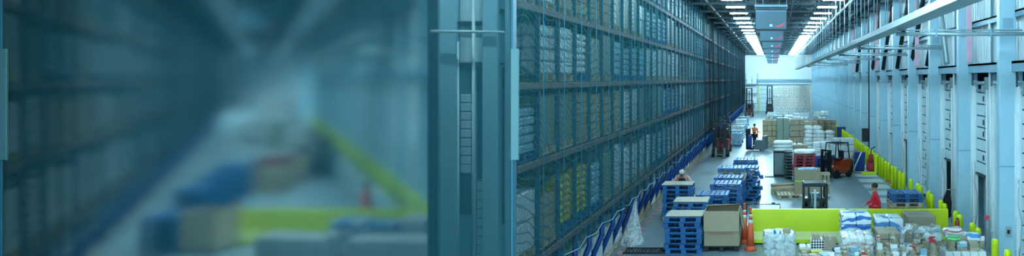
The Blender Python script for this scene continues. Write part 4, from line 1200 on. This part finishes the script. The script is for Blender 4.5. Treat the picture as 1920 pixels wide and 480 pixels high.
t = thing('wall_mounted_control_box', 'black box mounted on the dark stanchion by the dock wall', 'box', (gx(1623, 50.2), 50.2, 0))
b = MB(); b.box(-.22, .22, -.15, .12, gz(266, 50), gz(241, 50), c=.02); obj('housing', b, 'black', t)
b = MB(); b.box(-.17, .17, -.165, -.15, gz(262, 50), gz(245, 50), c=.004); obj('front_panel', b, 'dsteel', t)
# red floor machine
t = thing('pump_machine', 'red floor machine with round gauges behind the yellow kerb', 'machine', (gx(1632, 44.0), 44.0, 0))
b = MB(); b.box(-.2, .2, -.2, .2, .05, .5, c=.05); b.lathe([(.14, .5), (.16, .6), (.1, .75), (.05, .95)], 0, 0, 0, 12); obj('body', b, 'red', t)
for z_ in (.3, .85):
    b = MB(); b.tube([(0, -.28, z_), (0, -.16, z_)], .12, 14); obj('valve_wheel', b, 'red', t)
b = MB(); b.tube([(0, 0, .9), (.05, 0, 1.2), (.25, .05, 1.3)], .03, 6); obj('hose', b, 'black', t)
# yellow kerb corner
t = thing('kerb_guard', 'low yellow L-shaped kerb guard on the floor by the dock plates', 'kerb', (gx(1632, 42.7), 42.7, 0))
b = MB(); b.box(-.45, .3, -.08, .08, 0, .16, c=.02); b.box(.2, .34, -.08, .08, .1, .95, c=.02); obj('kerb', b, 'yellow', t)
# leaning boards
for j, (px, dx) in enumerate(((1593, .25), (1598, .5), (1604, -.2), (1589, .1), (1585, .05))):
    b = MB(); b.bar((0, 0, 0), (dx, .25, 1.15-.1*j), .05)
    o = obj('leaning_pole', b, ('wood', 'reflect', 'wood', 'galv', 'wood')[j], None, (gx(px, 43.2), 43.2+.08*j, .02)); tag(o, '%s pole leaning by the blue bin near the bollards, %s from the aisle' % (('wooden', 'white', 'short wooden', 'grey', 'slim wooden')[j], ordw(j+1)), 'pole')
for j in range(5):
    b = MB(); b.box(-.06, .06, -.04, .04, 0, .75+.1*(j % 2), c=.01)
    o = obj('upright_board', b, ('reflect', 'mgrey', 'paint', 'mgrey', 'reflect')[j], None, (gx(1574+5*j, 45.5), 45.5, 0)); tag(o, '%s board standing upright, %s from the orange forklift' % (('white', 'dark grey', 'pale blue', 'grey', 'white narrow')[j], ordw(j+1)), 'board')
for j in range(6):
    b = MB(); b.tube([(-.5, 0, 0), (.5, .1, .25*(j % 3)*.4)], .05, 8)
    o = obj('carpet_roll', b, ('wood', 'card', 'bag')[j % 3], None, (gx(1592, 49), 48.6+.16*j, 1.06 + 0*j))
    bpy.data.objects.remove(o)
# black coat hanging on the wall + extinguisher + lamp
Yc = 27.6; Xc = gx(1775, Yc)
t = thing('coat', 'black coat hanging from the dock wall post beside the barrier end', 'coat', (Xc, Yc, 0))
b = MB(); zt, zb_ = gz(356, Yc), gz(405, Yc)
pr = [(0, zt), (.05, zt-.06), (.12, zt-.2), (.16, zt-.45), (.13, zb_+.12), (.15, zb_), (.05, zb_-.06), (-.02, zb_+.02), (-.06, zt-.5), (-.16, zt-.42), (-.13, zt-.3), (-.04, zt-.12)]
n_ = len(pr)
b.add([(x, -.05, z) for x, z in pr]+[(x*.9, .06, z) for x, z in pr], [list(range(n_)), list(range(2*n_-1, n_-1, -1))]+[(i_, i_+n_, (i_+1) % n_+n_, (i_+1) % n_) for i_ in range(n_)]); obj('cloth', b, 'blackc', t)
b = MB(); b.tube([(0, .05, zt), (0, .0, zt+.05), (0, -.03, zt+.02)], .01, 6); b.tube([(0, .05, zt), (gx(1775, Yc)*0+.3, .05, zt)], .012, 5); obj('hook', b, 'galv', t)
Yc = 24.0
t = thing('fire_extinguisher', 'red fire extinguisher with white label strapped against a yellow bollard', 'fire extinguisher', (gx(1794.5, 23.8), 23.8, 0))
b = MB(); b.lathe([(.05, .35), (.055, .38), (.055, .8), (.03, .86), (.02, .9)], n=12); obj('cylinder', b, 'red', t)
b = MB(); b.lathe([(.057, .6), (.057, .7)], n=12); obj('label_band', b, 'reflect', t)
b = MB(); b.tube([(0, 0, .9), (.03, -.02, .93), (.06, 0, .85), (.06, 0, .5)], .01, 5); b.box(-.03, .03, -.02, .02, .9, .92); b.box(-.01, .01, -.01, .01, 0, .35); obj('valve_and_stand', b, 'black', t)
Yc = 26.5
t = thing('dock_lamp', 'small white dock lamp on a curved grey arm by the doors', 'lamp', (gx(1801, Yc), Yc, 0))
z_ = gz(384, Yc)
b = MB(); b.tube([(0, 0, z_+.12), (0, 0, z_+.3), (.08, 0, z_+.42), (.2, 0, z_+.45), (.33, 0, z_+.42)], .018, 8); obj('arm', b, 'galv', t)
b = MB(); b.lathe([(.07, 0), (.05, .08), (.02, .13)], 0, 0, z_, 12); obj('lamp_head', b, 'reflect', t)
for j, (px, py, Yc) in enumerate(((1797, 354, 26.6), (1850, 408, 22.6), (1667, 340, 35))):
    b = MB(); b.tube([(0, -.03, 0), (0, .03, 0)], .06, 12); b.tube([(0, .03, 0), (.12, .2, 0)], .012, 6)
    o = obj('wall_mounted_signal', b, 'logor', None, (gx(px, Yc), Yc, gz(py, Yc))); tag(o, 'small round red dock signal light, %s from the near end' % ONES[(2, 1, 3)[j]], 'signal light')
# electrical box on the near column and cables
t = thing('switch_box', 'small grey switch box on the nearest pale blue column', 'switch box', (gx(1890.5, 21.0), 21.02, gz(442, 21)))
b = MB(); b.box(-.06, .06, -.05, .0, 0, .22, c=.01); obj('housing', b, 'galv', t)
b = MB(); b.box(-.035, .035, -.058, -.05, .05, .15); obj('window', b, 'black', t)
t2 = MB(); t2.tube([(0, 0, 2.4), (-.03, -.05, 1.8), (.06, -.04, 1.4), (.05, 0, .9), (0, 0, .5)], .015, 6)
for j, Yc in enumerate((20.3, 24.7, 29.4, 34.2, 38.7)):
    o = link('hanging_cable', t2.mesh('hanging_cable', 'galv') if j == 0 else cabm, None, (5.84, Yc, 0)); cabm = o.data
    tag(o, 'grey control cable looping on the dock wall, %s from the near end' % ordw(j+1), 'cable', 'control cables on the dock wall')
# white plastic sheet hanging under the racking
b = MB(); vs = []
for k_ in range(9):
    f_ = k_/8; rad = .06+.42*f_**1.6
    for j in range(20):
        a = 2*PI*j/20; rj = rad*(1+.16*math.sin(a*5+k_*.3)); vs.append((rj*math.cos(a)*.7-.12*f_, rj*math.sin(a), 1.35*(1-f_)))
b.add(vs, [(i_*20+j, (i_+1)*20+j, (i_+1)*20+(j+1) % 20, i_*20+(j+1) % 20) for i_ in range(8) for j in range(20)], sm=True)
o = obj('plastic_sheet', b, 'film', None, (gx(1192, 24.8), 24.8, .02)); tag(o, 'crumpled clear plastic sheet draped by the blue rack legs', 'plastic sheet')
# dark pallet jack forks on the floor near the rack
t = thing('floor_plate', 'low dark grating lying on the floor near the rack legs', 'grating', (gx(1212, 23.6), 23.7, 0), 0)
b = MB()
for k_ in range(14): b.box(-.6+.09*k_, -.56+.09*k_, -.3, .3, .01, .05)
b.box(-.62, .66, -.32, -.29, 0, .06); b.box(-.62, .66, .29, .32, 0, .06); obj('bars', b, 'dsteel', t)

# ================================================================== foreground goods
def parcel(px, py_top, Yq, w, h, d, m, label, rz=0.0, z=None, tape=True, tilt=0.0, group='loose parcels on the goods pile'):
    """parcel whose top front edge is at the given height"""
    zt_ = gz(py_top, Yq) if z is None else z+h
    zb = zt_-h
    b = MB(); b.box(-w/2, w/2, -d/2, d/2, 0, h, c=.006)
    o = obj('parcel', b, m, None, (gx(px, Yq), Yq+d/2, zb), rz); o.rotation_euler.x = tilt
    if tape and m in ('card', 'card2'):
        b = MB(); b.box(-.025, .025, -d/2-.002, d/2+.002, h-.004, h+.0015); b.box(-.025, .025, -d/2-.003, -d/2, h*.7, h); obj('tape', b, 'wood', o)
    tag(o, label, 'parcel', group); return o
# supporting platforms: mixed pallets under the foreground
def mixed_load(px0, px1, Yq, top_py, m, label, name='wrapped_load', nx=3, nz=4, film_='film', d=1.0, grp='wrapped goods in front of the barrier', seed=1):
    w = (px1-px0)/F*Yq; x = gx((px0+px1)/2, Yq); zt_ = gz(top_py, Yq)
    t = thing(name, label, 'wrapped load', (x, Yq+d/2, 0), 0, grp)
    link('goods', block(w-.06, d-.06, .14, zt_, nx, 2, nz, m, seed, c=.025, name='goods').copy(), t)
    b = MB(); b.cb(0, 0, .12, w, d, .02); b.cb(-w*.4, 0, 0, .12, d, .12); b.cb(0, 0, 0, .12, d, .12); b.cb(w*.4, 0, 0, .12, d, .12); obj('pallet', b, 'wood', t)
    if film_: link('shrink_wrap', shell(w, d, .14, zt_, film_, seed), t)
    return t, x, zt_
# block() centres depth on w; wrap it so depth is right
def block(w, d, z0, z1, nx, ny, nz, m, seed=0, jit=.012, c=.012, name='cartons'):
    rr_ = random.Random(seed); b = MB(); sx, sy, sz = w/nx, d/ny, (z1-z0)/nz
    for i_ in range(nx):
        for j_ in range(ny):
            for k_ in range(nz):
                ox, oy = rr_.uniform(-jit, jit), rr_.uniform(-jit, jit)
                b.box(-w/2+i_*sx+.004+ox, -w/2+(i_+1)*sx-.004+ox, -d/2+j_*sy+.004+oy, -d/2+(j_+1)*sy-.004+oy, z0+k_*sz+.002, z0+(k_+1)*sz-.002, c=c)
    return b.mesh(name, m)
mixed_load(1432, 1491, 21.6, 443, 'wrap', 'clear-wrapped mixed load with odds on top before the barrier, beside the cones', seed=21)
parcel(1441, 434, 21.7, .24, .14, .3, 'bag', 'white carton standing on the wrapped load nearest the cones', .1)
b = MB(); b.ball(0, 0, .11, .11, .11, .11); o = obj('round_pack', b, 'tprint', None, (gx(1457, 21.75), 21.85, gz(445, 21.75)-.0)); tag(o, 'round blue and white printed pack on the wrapped load by the cones', 'pack')
parcel(1475, 430, 21.8, .17, .16, .2, 'card', 'little brown box on the wrapped load by the cones', -.15)
parcel(1485, 436, 21.9, .1, .1, .2, 'bag', 'tiny white box at the edge of the wrapped load by the cones')
mixed_load(1576, 1636, 22.6, 404, 'tprint', 'tall load of white film packs printed in blue before the barrier', nz=4, nx=2, seed=22, film_=None)
mixed_load(1577, 1641, 20.6, 446, 'rprint', 'low clear-wrapped load of printed packs in front of the blue-printed tower', nx=4, nz=4, seed=23, film_='film2')
mixed_load(1641, 1697, 22.6, 411, 'tprint2', 'shorter blue-printed film load right of the tall printed one', nz=3, nx=2, seed=24, film_=None)
mixed_load(1699, 1757, 23.2, 405, 'card2', 'big grey-brown cartons with white wrap before the barrier end', nz=2, nx=1, seed=25, film_=None)
mixed_load(1644, 1692, 20.9, 437, 'card2', 'pale brown carton load wrapped with white bands', nz=5, nx=2, seed=26, film_=None)
# low decks which carry the loose parcels
def low_deck(px0, px1, Yq, h, label, d=1.1, m='wrap'):
    w = (px1-px0)/F*Yq
    t = thing('goods_pallet', label, 'wrapped load', (gx((px0+px1)/2, Yq), Yq+d/2, 0), 0, 'low goods pallets under the parcels')
    me = block(w, d, .14, h, 5, 2, 3, m, int(px0), c=.02, name='goods'); link('goods', me, t)
    b = MB(); b.cb(0, 0, .1, w, d, .04); b.cb(-w*.4, 0, 0, .12, d, .1); b.cb(w*.4, 0, 0, .12, d, .1); obj('pallet', b, 'wood', t)
    return h
def tz(py, Yq): return gz(py, Yq)
hA = low_deck(1500, 1572, 21.3, tz(472, 21.3), 'low wrapped deck of goods left of the printed loads')
hB = low_deck(1640, 1768, 19.4, tz(468, 19.4)-.42, 'low wrapped deck of goods under the parcel pile', d=1.2)
hC = low_deck(1772, 1850, 20.6, tz(452, 20.6)-.26, 'low wrapped deck of goods beside the near bollards', d=1.4, m='bag')
hD = low_deck(1694, 1768, 21.2, tz(446, 21.2)-.24, 'raised deck of goods behind the parcel pile', d=1.2)
hE = low_deck(1560, 1638, 18.9, tz(478, 18.9)-.2, 'lowest deck of goods at the bottom edge, under the printed packs')
o = parcel(1533, 453, 21.5, .33, .26, .4, 'dots', 'white carton covered in black dots', .0, z=hA, tape=False)
parcel(1530, 443, 21.6, .19, .12, .2, 'card', 'small brown box on top of the dotted carton', .0, z=hA+.262)
parcel(1556, 444, 21.5, .31, .34, .35, 'card2', 'brown box right of the dotted carton', .04, z=hA)
parcel(1532, 472, 20.6, .3, .1, .3, 'ybag', 'yellow film pack in front of the dotted carton', .1, tape=False)
b = MB(); b.lathe([(.12, 0), (.15, .1), (.155, .14), (.14, .15)], n=16); o = obj('basket', b, 'wood', None, (gx(1510, 20.7), 20.9, tz(480, 20.7))); tag(o, 'woven pale basket left of the yellow pack', 'basket')
b = MB(); b.lump(-.15, .15, -.1, .1, 0, .14, k=4, amp=.06, seed=5); o = obj('blue_bag', b, 'dblue', None, (gx(1572, 21.2), 21.2, hA)); tag(o, 'crumpled blue bag between the brown box and the printed load', 'bag')
# parcels on decks B and D (heap): grid with random drops
cols = ['card', 'card2', 'bag', 'card', 'card', 'wrapb', 'card2', 'wrap', 'rprint', 'bag', 'card2']
cn = {'card': 'brown', 'card2': 'grey-brown', 'bag': 'white', 'wrapb': 'pale blue', 'wrap': 'film-wrapped', 'tprint2': 'blue-printed', 'rprint': 'red-printed', 'gprint': 'green'}
rp = random.Random(5)
def heap(px0, px1, Yq0, rows, z0, size, desc, layers=(1, 2), hscale=1.0):
    NUM = ('one', 'two', 'three', 'four', 'five', 'six', 'seven')
    for r_i in range(rows):
        Yr = Yq0+.1+r_i*size*1.3; x = gx(px0, Yr)+.03; xe = gx(px1, Yr)-.03; ci = 0
        while x < xe-size*.5:
            w_ = rp.uniform(.6, 1.3)*size; w_ = min(w_, xe-x); zc = z0; ci += 1
            nl = rp.randint(*layers)
            for l_ in range(nl):
                m = rp.choice(cols); h_ = rp.uniform(.35, .95)*size*hscale; top = l_ == nl-1
                sh_ = (1-.06*l_)*rp.uniform(.82, 1); dd = size*sh_*rp.uniform(.8, 1.05)
                b = MB(); b.box(-w_/2*sh_*.92, w_/2*sh_*.92, -dd/2, dd/2, 0, h_, c=.006)
                o = obj('parcel', b, m, None, (x+w_/2, Yr+size*.5, zc), rp.uniform(-.28, .28) if top else rp.uniform(-.1, .1))
                if top and rp.random() < .4:
                    a_ = rp.uniform(-.3, .3); o.rotation_euler.x = a_; o.location.z += abs(math.sin(a_))*dd*.5
                tag(o, '%s parcel in %s, row %s, %s across, layer %s' % (cn[m], desc, NUM[r_i], ordw(ci), NUM[l_]), 'parcel', 'parcels in '+desc)
                if m in ('card', 'card2'):
                    b = MB(); b.box(-.02, .02, -dd/2-.002, dd/2, h_-.004, h_+.0015); b.box(-.02, .02, -dd/2-.003, -dd/2, h_*.65, h_); obj('tape', b, 'wood', o)
                zc += h_+.002
            x += w_*1.06
heap(1694, 1768, 21.2, 4, hD, .22, 'the heap before the big cartons', (2, 3))
heap(1640, 1766, 19.4, 5, hB, .19, 'the front parcel heap', (3, 5), .8)
heap(1774, 1850, 20.6, 4, hC, .27, 'the heap by the near bollards', (2, 3), .5)
heap(1500, 1570, 20.0, 2, tz(480, 20)-.1, .2, 'the strip before the dotted carton', (1, 1), .6)
# low strip support
low_deck(1500, 1572, 20.0, tz(480, 20)-.105, 'lowest wrapped deck at the bottom edge left of the printed loads', d=1.0)
heap(1562, 1636, 18.9, 4, hE, .19, 'the strip before the printed packs', (2, 3), .6)
# soft film bundles on top
for j, (px, py, Yq, w_, h_, m) in enumerate(((1790, 441, 21.4, .5, .2, 'rprint'), (1790, 452, 20.75, .34, .13, 'gprint'), (1828, 452, 21.0, .36, .22, 'tprint2'), (1736, 437, 21.3, .3, .16, 'bag'), (1752, 452, 20.4, .4, .2, 'wrap'))):
    b = MB(); b.lump(-w_/2, w_/2, 0, .4, 0, h_, k=5, amp=.05, pw=4, seed=j+9)
    o = obj('film_bundle', b, m, None, (gx(px, Yq), Yq, gz(py, Yq)-h_*.2)); tag(o, '%s soft pack lying on the goods, %s' % (cn[m], ('topmost by the bollards', 'below the red-printed one', 'right of the green one', 'by the big cartons', 'left of the green one')[j]), 'soft pack')
b = MB(); vs = []
nx_, ny_ = 12, 8
for i_ in range(nx_+1):
    for j_ in range(ny_+1): vs.append((i_*.085, j_*.13, .12+.07*math.sin(i_*.9+j_)*math.cos(j_*1.3)+.05*math.sin(i_*2.1)))
b.add(vs, [(i_*(ny_+1)+j_, (i_+1)*(ny_+1)+j_, (i_+1)*(ny_+1)+j_+1, i_*(ny_+1)+j_+1) for i_ in range(nx_) for j_ in range(ny_)], sm=True)
o = obj('plastic_sheet', b, 'film2', None, (gx(1695, 19.6), 19.6, hB+.62)); tag(o, 'loose clear plastic sheet thrown over the front parcel heap', 'plastic sheet')

# left hall foreground goods (blurred behind glass)
for j, (px0, px1, Yq, py, m, lb) in enumerate(((615, 676, 22.6, 415, 'tprint2', 'pale blue printed load behind frosted glass before the barrier'), (680, 736, 22.6, 420, 'tprint2', 'second pale printed load behind frosted glass before the barrier'), (739, 797, 23.2, 412, 'bag', 'pale carton load behind frosted glass by the barrier end'), (520, 610, 21.5, 448, 'bag', 'low pale load behind frosted glass near the bottom edge'), (640, 860, 19.8, 452, 'bag', 'wide pale goods deck behind frosted glass near the bottom edge'), (472, 531, 21.6, 445, 'wrap', 'wrapped load behind frosted glass beside the barrier start'))):
    mixed_load(px0, px1, Yq, py, m, lb, seed=60+j, film_=None, grp='wrapped goods behind the frosted glass')
for j, (px, Yq, kd, sc, lb) in enumerate(((483, 62, 'white', (1.4, 1, 1.7), 'pale stack'), (530, 60, 'green', (1.4, 1, 1.7), 'grey stack'), (560, 55, 'sack', (1, 1, 1.7), 'white sack tower'), (590, 54, 'sack', (1, 1, 1.3), 'short white sack tower'), (548, 40, 'brown', (1.1, 1, 1.2), 'brown load'), (515, 36, 'brown', (1, 1, 1.0), 'brown carton load'), (600, 46, 'tall', (1.3, 1, 1.0), 'low grey load'))):
    put_load(kd, (gx(px, Yq), Yq, 0), 0, lb+' on the far hall floor behind frosted glass', 'floor loads behind the frosted glass', sc)
stack(gx(548, 39.8), 38.3, 9, 'red', 'of red pallets behind frosted glass')
forklift(gx(592, 41.5), 41.6, 1.2, 'dark forklift standing behind the frosted glass', 'dsteel', 1.9, 1.1)
for n_, Yq in enumerate((92, 97)):
    for c_ in range(4):
        put_load('white', (gx(495+c_*17, Yq), Yq, n_*1.3 if n_ else 0), 0, 'white load behind frosted glass near the end wall, %s %s' % (('front', 'rear')[n_], ordw(c_+1)), 'white loads at the far hall end', (.9, .9, 2.4)) if n_ == 0 else None

# ================================================================== lights, world, camera
w = bpy.data.worlds.new('world'); SC.world = w; w.use_nodes = True
bg = w.node_tree.nodes['Background']; bg.inputs[0].default_value = lin('#a8dcec'); bg.inputs[1].default_value = 3.6

cam = bpy.data.cameras.new('camera'); co = bpy.data.objects.new('camera', cam); C.objects.link(co)
co.location = (0, 0, H); co.rotation_euler = (PI/2, 0, 0)
cam.sensor_width = 36; cam.lens = F/1920*36; cam.shift_x = -(VX-960)/1920; cam.shift_y = -(240-VY)/1920
cam.clip_start = .1; cam.clip_end = 400
SC.camera = co
SC.view_settings.view_transform = 'Standard'; SC.view_settings.look = 'None'; SC.view_settings.gamma = 1; SC.view_settings.exposure = 1.2
SC.view_settings.use_curve_mapping = False
cy = SC.cycles
cy.max_bounces = 7; cy.diffuse_bounces = 3; cy.glossy_bounces = 2; cy.transmission_bounces = 4; cy.transparent_max_bounces = 24
cy.use_denoising = True; cy.caustics_reflective = False; cy.caustics_refractive = False
cy.sample_clamp_indirect = 4
